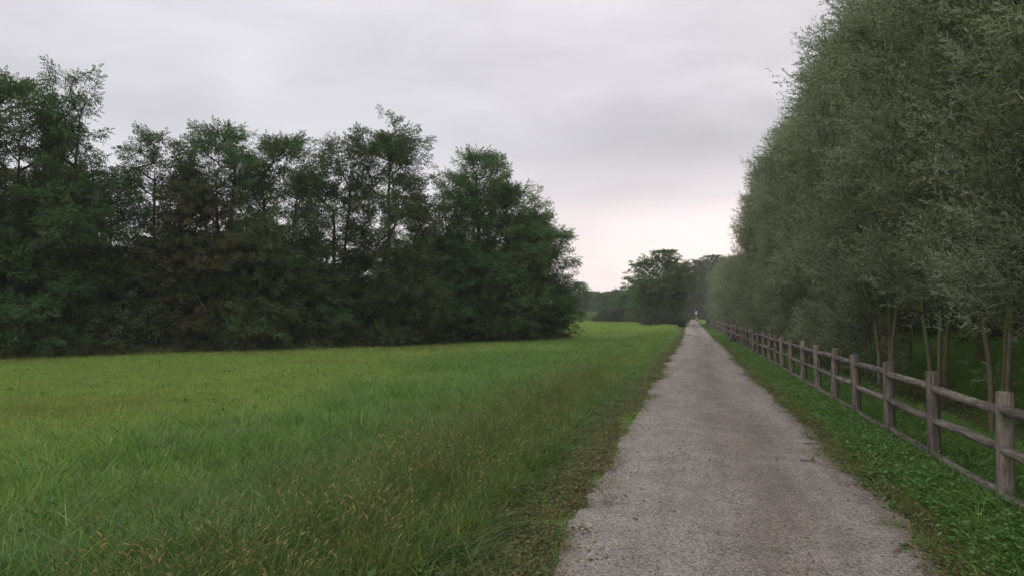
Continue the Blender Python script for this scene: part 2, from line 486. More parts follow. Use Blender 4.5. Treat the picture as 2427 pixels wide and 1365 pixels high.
# path strip
py = np.concatenate([np.linspace(-3, 30, 700), np.linspace(30.1, 152, 900)])
l_, r_ = path_edges(py)
NC = 14
t = np.linspace(0, 1, NC)
X = l_[:, None] * (1 - t) + r_[:, None] * t
camber = 0.014 + 0.02 * np.sin(np.pi * t)[None, :]
Z = np.broadcast_to(camber, X.shape).copy()
Z += (fbm(X, np.broadcast_to(py[:, None], X.shape), 21, 3, 1.1) - .5) * .014
Z[:, 0] = -.02; Z[:, -1] = -.02
V = np.stack([X.ravel(), np.repeat(py, NC), Z.ravel()], 1)
ii, jj = np.meshgrid(np.arange(NC - 1), np.arange(len(py) - 1))
b0 = (jj * NC + ii).ravel()
me = mesh_np('gravel_path', V, np.stack([b0, b0 + 1, b0 + NC + 1, b0 + NC], 1), smooth=True)
tt_ = np.tile(t, len(py)); yy_ = np.repeat(py, NC)
worn = np.clip(.75 * np.exp(-((tt_ - .56 - .06 * np.sin(yy_ * .21)) / .15) ** 2) + .45 * np.exp(-((tt_ - .05) / .06) ** 2) + .45 * np.exp(-((tt_ - .95) / .06) ** 2), 0, 1) \
    * (.25 + 1.3 * fbm(tt_ * 3, yy_, 91, 4, .9))
a_ = me.attributes.new('worn', 'FLOAT', 'POINT'); a_.data.foreach_set('value', np.clip(worn, 0, 1).astype(np.float32))
path = link('gravel_path', me, m=path_material())
tag(path, 'straight pale gravel path running to the far trees', kind='structure')
# darker asphalt stretch and the road that crosses at the end
def sheet(name, x0, x1, y0, y1, z, m, label):
    V = np.array([(x0, y0, z), (x1, y0, z), (x1, y1, z), (x0, y1, z)], float)
    return tag(link(name, mesh_np(name, V, np.array([[0, 1, 2, 3]])), m=m), label, kind='structure')
sheet('asphalt_path', -.75, 1.75, 152, 196, .03, simple_mat('worn_asphalt', (.17, .145, .14), var=.2, scale=3), 'darker asphalt stretch at the far end of the path')
sheet('road', -3.0, 6.0, 196, 203, .05, simple_mat('pale_road', (.38, .33, .31), var=.1, scale=2), 'pale road crossing at the far end of the path')

# ------------------------------------------------------------------ plants: templates
def norm(a):
    return a / np.maximum(np.linalg.norm(a, axis=-1, keepdims=True), 1e-9)

def leaf_quads(B, Dr, U, L, W, fold=.12, bend=.15):
    """diamond leaves. B base, Dr direction, U leaf-plane normal"""
    Dr = norm(Dr); S = norm(np.cross(Dr, U)); Un = np.cross(S, Dr)
    L = L[:, None]; W = W[:, None]
    mid = B + Dr * L * .45
    tip = B + Dr * L - Un * L * bend
    v = np.stack([B, mid + S * W * .5 + Un * L * fold, tip, mid - S * W * .5 + Un * L * fold], 1)
    return v.reshape(-1, 3)

def spray_locust(r, n_leaf=12, length=.62):
    """a twig with pinnate leaves standing out all round and hanging a little"""
    B = []; Dd = []; U = []; L = []; W = []
    for i in range(n_leaf):
        s = (i + .6) / n_leaf
        p = np.array([length * s, 0, -.12 * s * s * length])
        phi = i * 2.4 + r.normal(0, .4)
        fo = .25 + .75 * s
        d = np.array([fo, .95 * math.cos(phi), .6 * math.sin(phi) - .22]); d /= np.linalg.norm(d)
        Lr = .25 * (1.08 - .35 * s) * r.uniform(.75, 1.2)
        up0 = np.array([r.normal(0, .35), r.normal(0, .35), 1.0])
        sd = np.cross(d, up0); sd /= np.linalg.norm(sd); un = np.cross(sd, d)
        for k in range(3):
            q = p + d * Lr * (.35 + .27 * k) + np.array([0, 0, -.22 * (k / 3) ** 2 * Lr])
            for sg in (-1, 1):
                dd = d * .45 + sd * sg * .9 + un * r.normal(-.25, .25)
                B.append(q); Dd.append(dd); U.append(un + r.normal(0, .35, 3)); L.append(r.uniform(.065, .092)); W.append(r.uniform(.038, .050))
        B.append(p + d * Lr + np.array([0, 0, -.2 * Lr])); Dd.append(d + np.array([0, 0, -.5])); U.append(un); L.append(.085); W.append(.045)
    return leaf_quads(np.array(B), np.array(Dd), np.array(U), np.array(L), np.array(W))

def spray_willow(r, n=62, length=.7):
    B = []; Dd = []; U = []; L = []; W = []
    twigs = [(np.zeros(3), np.array([1, 0, 0.0]), length)]
    for k in range(3):
        a = r.uniform(0, 6.28)
        d = np.array([.85, .5 * math.cos(a), .5 * math.sin(a)])
        twigs.append((np.array([length * r.uniform(.1, .5), 0, 0]), d / np.linalg.norm(d), length * r.uniform(.4, .65)))
    for i in range(n):
        b, d, ln = twigs[r.integers(0, 4)]
        s = r.uniform(.1, 1)
        ph = r.uniform(0, 6.28)
        perp = np.array([0, math.cos(ph), math.sin(ph)])
        q = b + d * ln * s + np.array([0, 0, -.08 * s * s * ln])
        B.append(q); Dd.append(d * .8 + perp * r.uniform(.4, .9) + np.array([0, 0, -.15]))
        U.append(r.normal(0, 1, 3) + np.array([.4, 0, 1.2])); L.append(r.uniform(.050, .085)); W.append(r.uniform(.013, .019))
    return leaf_quads(np.array(B), np.array(Dd), np.array(U), np.array(L), np.array(W), fold=.04, bend=.12)

def spray_bush(r, n=30, length=.45, lw=(.055, .038)):
    B = []; Dd = []; U = []; L = []; W = []
    for i in range(n):
        s = r.uniform(.05, 1)
        ph = r.uniform(0, 6.28)
        perp = np.array([0, math.cos(ph), math.sin(ph)])
        q = np.array([length * s, 0, -.1 * s * s * length]) + perp * r.uniform(0, .09)
        B.append(q); Dd.append(np.array([.5, 0, 0]) + perp * .8)
        U.append(r.normal(0, .5, 3) + np.array([.3, 0, 1])); L.append(lw[0] * r.uniform(.7, 1.3)); W.append(lw[1] * r.uniform(.7, 1.3))
    return leaf_quads(np.array(B), np.array(Dd), np.array(U), np.array(L), np.array(W))

tr = np.random.default_rng(3)
SPR = {
    'locust': [spray_locust(tr) for _ in range(5)],
    'willow': [spray_willow(tr) for _ in range(5)],
    'bush': [spray_bush(tr) for _ in range(4)],
    'oak': [spray_bush(tr, n=64, length=.6, lw=(.095, .062)) for _ in range(4)],
}

def place_sprays(kind, P, Xd, r, scale=(.8, 1.25), roll=.55):
    """merge sprays at points P pointing along Xd"""
    T = SPR[kind]
    Xd = norm(Xd)
    up = np.array([0, 0, 1.0]) + r.normal(0, roll, P.shape)
    Yd = norm(np.cross(up, Xd)); Zd = np.cross(Xd, Yd)
    S = r.uniform(*scale, len(P))
    which = r.integers(0, len(T), len(P))
    VV = []; RR = []
    base = r.uniform(0, 1, len(P))
    for k, tpl in enumerate(T):
        idx = np.where(which == k)[0]
        if not len(idx): continue
        Rm = np.stack([Xd[idx], Yd[idx], Zd[idx]], 2) * S[idx][:, None, None]
        v = np.einsum('nij,vj->nvi', Rm, tpl) + P[idx][:, None, :]
        VV.append(v.reshape(-1, 3))
        nf = len(tpl) // 4
        RR.append(np.clip(.45 * base[idx][:, None] + .55 * r.uniform(0, 1, (len(idx), nf)), 0, 1).ravel())
    V = np.concatenate(VV); q = np.arange(len(V)).reshape(-1, 4)
    return V, q, np.concatenate(RR)

def tubes(A, B, ra, rb, sides=5):
    """frustums between A and B"""
    d = norm(B - A)
    ref = np.where(np.abs(d[:, 2:3]) > .95, np.array([[1.0, 0, 0]]), np.array([[0, 0, 1.0]]))
    # keep the frame steady for upright stems
    ref = np.array([[0.9, 0.43, 0.05]]) * np.ones((len(d), 1))
    s = norm(np.cross(d, ref)); t_ = np.cross(d, s)
    an = np.arange(sides) / sides * 2 * np.pi
    c, sn = np.cos(an), np.sin(an)
    ring = s[:, None, :] * c[None, :, None] + t_[:, None, :] * sn[None, :, None]
    va = A[:, None, :] + ring * ra[:, None, None]
    vb = B[:, None, :] + ring * rb[:, None, None]
    V = np.concatenate([va, vb], 1).reshape(-1, 3)
    k = np.arange(sides); k2 = (k + 1) % sides
    f = np.stack([k, k2, k2 + sides, k + sides], 1)
    Fq = (np.arange(len(A))[:, None, None] * (2 * sides) + f[None]).reshape(-1, 4)
    return V, Fq

def grow(stems, clumps, targets, r, up_bias=.9, twig=.006, pw=.42):
    """stems: list of (n,3) polylines. Returns nodes, parent, radius."""
    P = []; par = []
    base = None
    for s in stems:
        for i, p in enumerate(s):
            P.append(p); par.append(len(P) - 2 if i else (-1 if base is None else base))
            if base is None: base = 0
    P = [np.array(p, float) for p in P]
    arr = np.zeros((len(P) + (len(clumps) + len(targets)) * 8, 3)); arr[:len(P)] = P
    n = len(P); par = list(par)
    def attach(tg, maxseg, curve):
        nonlocal n
        v = tg - arr[:n]
        d = np.linalg.norm(v, axis=1)
        hor = np.linalg.norm(v[:, :2], axis=1)
        cost = d + up_bias * np.maximum(0, hor * .55 - v[:, 2]) 
        cost[0] += 5
        j = int(np.argmin(cost))
        seg = max(1, min(7, int(d[j] / maxseg)))
        a = arr[j].copy(); prev = j
        mid_off = np.array([r.normal(0, .06), r.normal(0, .06), -curve]) * d[j]
        for k in range(1, seg + 1):
            s = k / seg
            q = a * (1 - s) + tg * s + mid_off * 4 * s * (1 - s) * .5
            if k < seg: q = q + r.normal(0, .03, 3)
            arr[n] = q; par.append(prev); prev = n; n += 1
        return prev
    order = np.argsort(clumps[:, 2])
    for c in clumps[order]: attach(c, .35, .12)
    ends = []
    # near-to-stem first
    axis = stems[0]
    dd = np.min(np.linalg.norm(targets[:, None, :2] - np.array([s[len(s) // 2][:2] for s in stems])[None], axis=2), axis=1)
    for i in np.argsort(dd): ends.append((i, attach(targets[i], .3, .05)))
    par = np.array(par); P = arr[:n]
    cnt = np.zeros(n)
    for i, e in ends: cnt[e] += 1
    for i in range(n - 1, 0, -1):
        if par[i] >= 0 and par[i] < i: cnt[par[i]] += cnt[i]
    rad = twig * np.maximum(cnt, 1) ** pw
    return P, par, rad

def stem_line(h, lean, r, wob=.12, step=.35, base=(0, 0)):
    n = max(4, int(h / step))
    z = np.linspace(0, h, n)
    w = np.cumsum(r.normal(0, wob * .25, (n, 2)), 0) * .6
    w -= w[0]
    x = base[0] + lean[0] * (z / h) ** 1.3 + w[:, 0]
    y = base[1] + lean[1] * (z / h) ** 1.3 + w[:, 1]
    return np.stack([x, y, z], 1)

def make_tree(seed, kind, h, prof, nclump, nspray, sig, stems=1, spread=.6, stem_h=.85, base_r=.14,
              shell=(.45, 1.0), leafmat=None, bark=None, up=.25, twig=.006, sscale=(.8, 1.25), lump=.25, dead=0, ivy=False):
    """prof: list of (z fraction, radius) control points. returns (trunk mesh, crown mesh)"""
    r = np.random.default_rng(seed)
    zf = np.array([p[0] for p in prof]); rf = np.array([p[1] for p in prof])
    # clump centres
    zz = np.linspace(zf[0], zf[-1], 200); w = np.interp(zz, zf, rf) + .15; w /= w.sum()
    cz = r.choice(zz, nclump, p=w)
    th = r.uniform(0, 2 * np.pi, nclump) 
    th = (np.arange(nclump) * 2.39996 + r.normal(0, .35, nclump)) % (2 * np.pi)
    ph = r.uniform(0, 6.28, 4)
    lumps = 1 + lump * (np.sin(th * 2 + ph[0] + cz * 7) * .5 + np.sin(th * 3 + ph[1] - cz * 11) * .5) + r.normal(0, lump * .35, nclump)
    rr = np.interp(cz, zf, rf) * lumps * r.uniform(shell[0], shell[1], nclump)
    C = np.stack([rr * np.cos(th), rr * np.sin(th), cz * h], 1)
    top = np.array([[r.normal(0, .1), r.normal(0, .1), h * .95]]); C = np.concatenate([C, top])
    # sprays round the clumps
    wgt = r.uniform(.35, 1.3, len(C)); wgt /= wgt.sum()
    k = r.choice(len(C), nspray, p=wgt)
    csz = r.uniform(.6, 1.35, len(C))[k][:, None]
    T = C[k] + r.normal(0, 1, (nspray, 3)) * np.array(sig) * csz
    T[:, 2] = np.clip(T[:, 2], .25, h * .985)
    lim = np.interp(T[:, 2] / h, zf, rf) * 1.25 + .35; hr = np.hypot(T[:, 0], T[:, 1]); T[:, :2] *= np.minimum(1, lim / np.maximum(hr, 1e-6))[:, None]
    st = []
    for i in range(stems):
        a = i / stems * 6.28 + r.uniform(0, 1)
        lean = (math.cos(a) * spread * (stems > 1) + r.normal(0, .15), math.sin(a) * spread * (stems > 1) + r.normal(0, .15))
        st.append(stem_line(h * stem_h * (1 if i == 0 else r.uniform(.7, .95)), lean, r, base=(math.cos(a) * .12 * (stems > 1), math.sin(a) * .12 * (stems > 1))))
    P, par, rad = grow(st, C, T, r, twig=twig)
    ok = par >= 0
    # second stems start at the ground, not at node 0
    ok &= ~((P[:, 2] < 1e-6))
    i = np.where(ok)[0]; j = par[i]
    k_ = base_r / max(rad[:3].max(), 1e-6)
    rad = rad * (1 + (k_ - 1) * np.clip(rad / rad.max(), 0, 1) ** .5)
    flare = 1 + .5 * np.exp(-P[:, 2] / .18)
    ra = np.minimum(rad[j], rad[i] * 2.2) * flare[j]; rb = rad[i] * flare[i]
    thick = rb > .018
    V1, F1 = tubes(P[j[thick]], P[i[thick]], ra[thick], rb[thick], 7)
    V2, F2 = tubes(P[j[~thick]], P[i[~thick]], ra[~thick], rb[~thick], 3)
    parts_v = [V1, V2]; parts_f = [F1, F2 + len(V1)]
    if dead:
        A = []; B = []
        for q in range(dead):
            p0 = np.array([r.normal(0, .8), r.normal(0, .8), h * r.uniform(.55, .8)])
            for s in range(7):
                p1 = p0 + np.array([r.normal(0, .08), r.normal(0, .08), .32]); A.append(p0); B.append(p1)
                if s > 2:
                    A.append(p0); B.append(p0 + np.array([r.normal(0, .35), r.normal(0, .35), r.uniform(.15, .45)]))
                p0 = p1
        A = np.array(A); B = np.array(B)
        v3, f3 = tubes(A, B, np.full(len(A), .016), np.full(len(A), .009), 3)
        parts_f.append(f3 + sum(len(q) for q in parts_v)); parts_v.append(v3)
    tm = mesh_np('trunk', np.concatenate(parts_v), np.concatenate(parts_f), smooth=True)
    tm.materials.append(bark or M['locust_bark'])
    # spray direction: away from the stem and a little up, drooping at low levels
    o = T.copy(); o[:, :2] += 1e-3; o[:, 2] = 0
    d = norm(o) + r.normal(0, .45, T.shape)
    d[:, 2] = d[:, 2] * .5 + up + (.75 * (T[:, 2] / h) ** 2 - .35 if kind == 'locust' else 0)
    Vc, Fc, rn = place_sprays(kind, T - norm(d) * .25, d, r, scale=sscale)
    keep = None
    if ivy:
        n = 260
        z = r.uniform(.2, h * .62, n); a = r.uniform(0, 6.28, n)
        ax = st[0]; cx_ = np.interp(z, ax[:, 2], ax[:, 0]); cy_ = np.interp(z, ax[:, 2], ax[:, 1])
        Pi = np.stack([cx_ + np.cos(a) * .16, cy_ + np.sin(a) * .16, z], 1)
        v, q, rn2 = place_sprays('bush', Pi, np.stack([np.cos(a), np.sin(a), np.full(n, -.2)], 1), r, scale=(.6, 1.0))
        iv = mesh_np('ivy', v, q, attrs={'rnd': rn2}); iv.materials.append(M['ivy_leaf'])
    cm = mesh_np('crown', Vc, Fc, attrs={'rnd': rn}); cm.materials.append(leafmat or M['locust_leaf'])
    return (tm, cm, iv if ivy else None)

def put_tree(name, proto, x, y, s=1.0, rz=None, label='', cat='tree', group=None, sz=None, tilt=(0, 0), crown_mat=None):
    e = bpy.data.objects.new(name, None)
    col.objects.link(e)
    e.empty_display_size = .3
    e.location = (x, y, float(ground_z(x, y)) - .04)
    e.rotation_euler = (tilt[0], tilt[1], rz if rz is not None else random.uniform(0, 6.28))
    e.scale = (s, s, sz if sz else s)
    tag(e, label, cat, group)
    tm, cm, iv = proto
    o = link('trunk', tm, e)
    c = link('crown', cm, e)
    if crown_mat is not None:
        c.material_slots[0].link = 'OBJECT'; c.material_slots[0].material = crown_mat
    if iv is not None: link('ivy', iv, e)
    return e

# ------------------------------------------------------------------ locust protos (heights in metres)
LP = {}
LP['slender'] = make_tree(11, 'locust', 11.5, [(.12, 1.0), (.3, 1.6), (.5, 1.7), (.7, 1.3), (.85, .9), (1, .3)], 60, 820, (.4, .4, .4), base_r=.14, shell=(.3, 1.15), lump=.45)
LP['cone'] = make_tree(12, 'locust', 12.0, [(.08, 2.2), (.3, 2.8), (.5, 2.4), (.7, 1.8), (.86, 1.2), (1, .3)], 130, 1600, (.48, .48, .36), base_r=.17, lump=.3, ivy=True)
LP['round'] = make_tree(13, 'locust', 9.0, [(.03, 2.2), (.2, 2.8), (.45, 2.8), (.7, 2.1), (.88, 1.2), (1, .4)], 120, 1550, (.5, .5, .36), base_r=.14, lump=.3)
LP['sparse'] = make_tree(14, 'locust', 10.5, [(.30, .9), (.5, 1.4), (.65, 1.6), (.8, 1.3), (.92, .9), (1, .35)], 44, 380, (.36, .36, .38), base_r=.12, stems=2, spread=.8, shell=(.4, 1.2), lump=.4)
LP['broad'] = make_tree(15, 'locust', 10.5, [(.15, 1.8), (.3, 2.3), (.5, 2.5), (.7, 2.2), (.86, 1.5), (1, .5)], 100, 1120, (.46, .46, .38), base_r=.16, stems=2, spread=.6, lump=.4, dead=3)
LP['dome'] = make_tree(17, 'oak', 9.5, [(.04, 2.2), (.25, 3.1), (.55, 3.4), (.78, 3.0), (.93, 2.3), (1, 1.4)], 130, 1900, (.62, .62, .42), base_r=.18, stems=2, spread=.9, lump=.2, sscale=(.9, 1.4))
LP['oak'] = make_tree(18, 'oak', 8.5, [(.06, 1.6), (.3, 2.3), (.55, 2.3), (.78, 1.7), (.93, 1.0), (1, .4)], 90, 1100, (.45, .45, .38), base_r=.13, stems=2, spread=.6, lump=.35, leafmat=M['locust_brown'])
LP['low'] = make_tree(16, 'locust', 5.5, [(.02, 1.9), (.2, 2.4), (.5, 2.4), (.8, 1.6), (1, .5)], 56, 900, (.45, .45, .2), base_r=.07, stems=3, spread=.8, lump=.3, up=.0)

# front row of the wood on the left: (column, top row, depth, proto, label)
front = [
    (-330, 190, 26.5, 'broad', 'wide dark tree past the left edge of the wood'),
    (-120, 160, 28.5, 'slender', 'tall dark tree cut by the left border of the photo'),
    (12, 140, 29.6, 'broad', 'tall dark tree with ragged top at the left end of the wood'),
    (165, 120, 30.6, 'slender', 'tallest slender tree with bare branch tips in the left wood'),
    (268, 345, 32.0, 'sparse', 'leaning thin tree reaching towards the tall slender one'),
    (383, 272, 34.0, 'sparse', 'see-through young tree with airy top standing alone above the wood'),
    (468, 395, 33.2, 'oak', 'low reddish dark tree between the airy one and the feathery one'),
    (520, 268, 35.4, 'broad', 'feathery tree whose top points left above the wood'),
    (668, 292, 36.3, 'broad', 'broad feathery tree with drooping sprays in the middle of the wood'),
    (795, 300, 39.0, 'sparse', 'open tree with dark bare stems beside the tall conical one'),
    (922, 236, 38.6, 'cone', 'tall conical dense tree with ivy on its trunk'),
    (1062, 378, 42.0, 'slender', 'narrow pointed tree with dead twigs beside it'),
    (1140, 336, 43.6, 'broad', 'tall round-topped tree near the right end of the wood'),
    (1205, 405, 45.4, 'round', 'sloping tree second from the right end of the wood'),
    (1250, 478, 47.0, 'round', 'rounded tree at the right corner of the wood above the meadow'),
]
HT = {'oak': 8.5, 'dome': 9.5, 'slender': 11.5, 'cone': 12.0, 'round': 9.0, 'sparse': 10.5, 'broad': 10.5, 'low': 5.5}
for i, (u, v, D, k, lab) in enumerate(front):
    x, y = at(u, D)
    hh = h_at(v, D) * 1.0
    s = hh / HT[k]
    put_tree('locust_tree', LP[k], x, y, s=.5 * (s + 1) if k != 'round' else s, sz=s, rz=i * 1.9 + .4, label=lab,
             group='locust trees along the edge of the wood', crown_mat=None)

# leafy low trees that close the foot of the wood
lows = [(-250, 350), (-60, 500), (70, 560), (195, 610), (300, 575), (400, 640), (505, 590), (610, 560), (705, 620), (800, 600), (885, 640), (975, 600),
        (1065, 575), (1140, 590), (1205, 585), (1252, 612)]
lowlab = ['low leafy tree at the left end past the frame', 'low dark tree at the far left foot of the wood', 'low dark tree under the tall ragged one',
          'low bushy tree beneath the tallest slender tree', 'low dark tree below the leaning thin one', 'low brownish tree beneath the airy young tree',
          'low tree with pale drooping sprays below the reddish one', 'low spreading tree beneath the feathery left-pointing one',
          'low dark tree under the broad feathery tree', 'low leafy tree in front of the dark bare stems',
          'low dark tree left of the ivy trunk', 'low tree at the foot of the conical tree', 'low leafy tree below the narrow pointed one',
          'low spreading tree below the round-topped one', 'low leafy tree beneath the sloping tree', 'low leafy tree skirting the corner of the wood']
for i, ((u, v), lab) in enumerate(zip(lows, lowlab)):
    D = float(wood_edge_D(u)) + 2.1 + .5 * math.sin(i * 2.3)
    x, y = at(u, D)
    s = h_at(v, D) / HT['low']
    put_tree('low_tree', LP['low'], x, y, s=.5 * (s + 1) * 1.0, sz=s, rz=i * 2.2, label=lab, group='low trees at the foot of the wood',
             crown_mat=M['locust_brown'] if i == 5 else None)

# trees deeper in the wood
r0 = np.random.default_rng(5)
kk = ['broad', 'sparse', 'oak', 'slender']
for i in range(24):
    u = -420 + i * 70 + r0.normal(0, 18)
    D = float(wood_edge_D(u)) + r0.uniform(6.5, 13)
    if u > 1215: D = min(D, 56)
    x, y = at(min(u, 1225), D)
    k = kk[i % 4]
    vt = np.interp(u, [-400, 150, 230, 340, 420, 950, 1150, 1300], [320, 400, 540, 560, 520, 520, 560, 600]) + r0.normal(0, 28)
    s = h_at(vt, D) / HT[k]
    put_tree('inner_tree', LP[k], x, y, s=.5 * (s + 1), sz=s, label='slim tree inside the dark wood behind its front row',
             group='trees deeper inside the wood')

# ------------------------------------------------------------------ willows behind the fence
WP = {}
wprof = [(.09, .7), (.2, 1.15), (.4, 1.45), (.6, 1.5), (.78, 1.35), (.92, .9), (1, .35)]
for i, sd in enumerate((31, 32, 33)):
    WP[i] = make_tree(sd, 'willow', 11.0, wprof if i else [(.22, .6), (.32, 1.3)] + wprof[2:], 54, 1700, (.29, .29, .34), stems=3, spread=.85, base_r=.056, leafmat=M['willow_leaf'],
                      bark=M['willow_bark'], up=.6, twig=.0045, shell=(.35, 1.08), lump=.22, sscale=(.8, 1.3))
WP[3] = make_tree(34, 'willow', 8.2, [(.04, 1.0), (.2, 1.6), (.45, 1.75), (.7, 1.5), (.9, 1.0), (1, .4)], 60, 1350, (.4, .4, .36), stems=3, spread=.7, base_r=.08,
                  leafmat=M['willow_leaf'], bark=M['willow_bark'], up=.35, twig=.0045, lump=.25, sscale=(.9, 1.4))
wr = np.random.default_rng(15)
wlabels = {0: 'nearest willow of the tall row, just past the right border', 1: 'willow past the right border whose twigs reach into the upper right corner',
           2: 'willow whose crown fills the upper right corner', 3: 'willow with slim stems right behind the nearest fence post'}
n_w = 0
ORD = ['first', 'second', 'third', 'fourth', 'fifth', 'sixth', 'seventh', 'eighth', 'ninth', 'tenth', 'eleventh', 'twelfth']
yv = 4.6
while yv < 57.5:
    x = 4.46 + wr.normal(0, .14)
    last = yv > 55.2
    lab = wlabels.get(n_w, ('tall willow behind the fence, %s stem clump from the right border' % ORD[n_w - 3]) if n_w < 15 else
                      ('grey-green willow in the close far half of the tall row' if not last else 'last willow of the tall row where the sky begins'))
    s = wr.uniform(.90, .99)
    put_tree('willow_tree', WP[0 if n_w < 6 else 1 + n_w % 2], x, yv, s=s * .98, sz=s, rz=wr.uniform(0, 6.28), label=lab, group='tall willows in a row behind the fence')
    yv += 2.75 + wr.normal(0, .2); n_w += 1
for i in range(11):
    yv = 8.5 + i * 4.9 + wr.normal(0, .3)
    put_tree('back_willow', WP[0], 7.3 + wr.normal(0, .3), yv, s=1.0, sz=wr.uniform(.95, 1.08), rz=wr.uniform(0, 6.28),
             label='willow in the second row beyond the hollow', group='second row of willows')
# smaller willows further on
flabs = ['first small pale willow past the gap in the row']
for i in range(11):
    yv = 84 + i * 4.1 + wr.normal(0, .4)
    lab = flabs[0] if i == 0 else ('last small willow before the path sign' if i == 10 else 'small pale rounded willow far along the fence')
    put_tree('small_willow', WP[3], 4.65 + wr.normal(0, .25), yv, s=wr.uniform(.9, 1.0), sz=wr.uniform(.92, 1.1), rz=wr.uniform(0, 6.28),
             label=lab, group='smaller willows far along the fence')

# wood on the bank to the right
for i in range(17):
    yv = 9 + i * 4.2 + wr.normal(0, 1.0); x = 13.5 + wr.uniform(0, 7)
    k = ['broad', 'round', 'low', 'slender'][i % 4]
    put_tree('bank_tree', LP[k], x, yv, s=wr.uniform(.9, 1.15), rz=wr.uniform(0, 6.28), label='dark tree standing on the bank beyond the willows',
             group='trees on the bank beyond the willows', crown_mat=M['locust_brown'] if i % 2 else None)

# ------------------------------------------------------------------ far trees
far = [
    (1568, 594, 103, 'dome', 1.15, 'broad round tree left of the far end of the path', None),
    (1518, 640, 112, 'sparse', 1.0, 'thin tree with open branches left of the broad round one', None),
    (1580, 622, 122, 'round', .85, 'dark tree hard against the left side of the path', None),
    (1622, 630, 213, 'round', 1.0, 'brownish tree closing the path behind the broad round one', 'b'),
    (1655, 618, 215, 'broad', 1.3, 'brown tree behind the path sign', 'b'),
    (1684, 606, 222, 'dome', 1.5, 'green tree rising above the small willows at the path end', None),
    (1632, 660, 236, 'round', 1.2, 'low dark tree straight behind the end of the path', None),
    (1712, 612, 228, 'dome', 1.5, 'green tree mostly hidden behind the small willows', None),
]
for i, (u, v, D, k, w, lab, b) in enumerate(far):
    x, y = at(u, D); s = h_at(v, D) / HT[k]
    put_tree('far_tree', LP[k], x, y, s=max(s * .75, w) if i else 1.08, sz=s, rz=i * 1.3, label=lab, group='trees round the far end of the path',
             crown_mat=M['locust_brown'] if b else None)
fr = np.random.default_rng(9)
line = [(1322, 690), (1348, 684), (1375, 668), (1402, 690), (1425, 694), (1446, 690), (1466, 686), (1486, 680), (1508, 684), (1530, 680), (1298, 690), (1275, 680)]
ll = {2: 'tallest tree of the distant grey-green tree line'}
for i, (u, v) in enumerate(line):
    D = 205 + fr.uniform(-8, 25)
    x, y = at(u, D); k = ['broad', 'dome', 'round', 'dome'][i % 4]
    s = h_at(v, D) / HT[k]
    put_tree('distant_tree', LP[k], x, y, s=1.15, sz=s, rz=fr.uniform(0, 6), label=ll.get(i, 'hazy tree in the distant line beyond the meadow'),
             group='distant tree line beyond the meadow')
for i in range(10):
    u = 1290 + i * 26; D = 232 + fr.uniform(0, 18); x, y = at(u, D)
    s = h_at(694, D) / 5.5
    put_tree('distant_tree', LP['low'], x, y, s=1.5, sz=s, rz=fr.uniform(0, 6), label='hazy tree in the distant line beyond the meadow',
             group='distant tree line beyond the meadow')

def make_bush(seed, rx, ry, h, n, mat_, kind='bush', sscale=(.8, 1.5)):
    r = np.random.default_rng(seed)
    m_ = int(26)
    a = r.uniform(0, 6.28, m_); q = np.sqrt(r.uniform(0, 1, m_))
    C = np.stack([np.cos(a) * q * rx, np.sin(a) * q * ry, h * (1 - .75 * q ** 2) * r.uniform(.35, .95, m_)], 1)
    k = r.integers(0, m_, n)
    P = C[k] + r.normal(0, 1, (n, 3)) * np.array([rx * .13, ry * .13, h * .14])
    P[:, 2] = np.clip(P[:, 2], .05, None)
    d = P * np.array([1, 1, .6]) + r.normal(0, .5, P.shape)
    V, Fq, rn = place_sprays(kind, P, d, r, scale=sscale)
    me = mesh_np('leaves', V, Fq, attrs={'rnd': rn}); me.materials.append(mat_)
    b = np.zeros_like(C[:14]); b[:, :2] = C[:14, :2] * .15
    v, f = tubes(b, C[:14], np.full(14, .035), np.full(14, .012), 4)
    sm = mesh_np('stem', v, f, smooth=True); sm.materials.append(M['locust_bark'])
    return me, sm

def put_bush(name, pr, x, y, s, label, group=None, sz=None, rz=0.0):
    e = bpy.data.objects.new(name, None); col.objects.link(e)
    e.location = (x, y, float(ground_z(x, y)) - .03); e.scale = (s, s, sz or s); e.rotation_euler[2] = rz
    tag(e, label, 'bush', group)
    link('leaves', pr[0], e); link('stem', pr[1], e)
    return e

B_dark = make_bush(51, 2.2, 1.6, 1.8, 1500, M['dark_bush_leaf'], sscale=(.9, 1.5))
B_bright = make_bush(52, 2.2, 1.6, 1.7, 1300, M['bright_bush_leaf'], sscale=(.9, 1.5))
B_green = make_bush(53, 2.0, 1.5, 2.0, 1300, M['bush_leaf'], sscale=(.9, 1.5))
x, y = at(1572, 95); put_bush('bramble_bush', B_dark, x, y, 1.0, 'dark reddish bramble bush under the broad round tree', sz=.95)
x, y = at(1606, 135); put_bush('bramble_bush', B_green, x, y, .8, 'dark green bush between the round tree and the path', sz=.9)
for i, (u, D, s, lab) in enumerate([(1440, 133, 1.1, 'dark clipped-looking bush at the left tip of the meadow thicket'),
                                    (1472, 131, 1.2, 'dark bush in the middle of the meadow thicket'),
                                    (1505, 129, 1.15, 'dark bush at the right end of the meadow thicket')]):
    x, y = at(u, D); put_bush('thicket_bush', B_dark if i != 2 else B_green, x, y, s, lab, 'bushes of the meadow thicket', sz=1.1 + .15 * i, rz=i)
x, y = at(1490, 138); put_tree('low_tree', LP['low'], x, y, s=1.3, sz=.95, rz=1, label='low spreading tree rising behind the dark meadow thicket')
x, y = at(1530, 134); put_tree('low_tree', LP['low'], x, y, s=1.3, sz=1.0, rz=3, label='low dark tree between the thicket and the round tree')
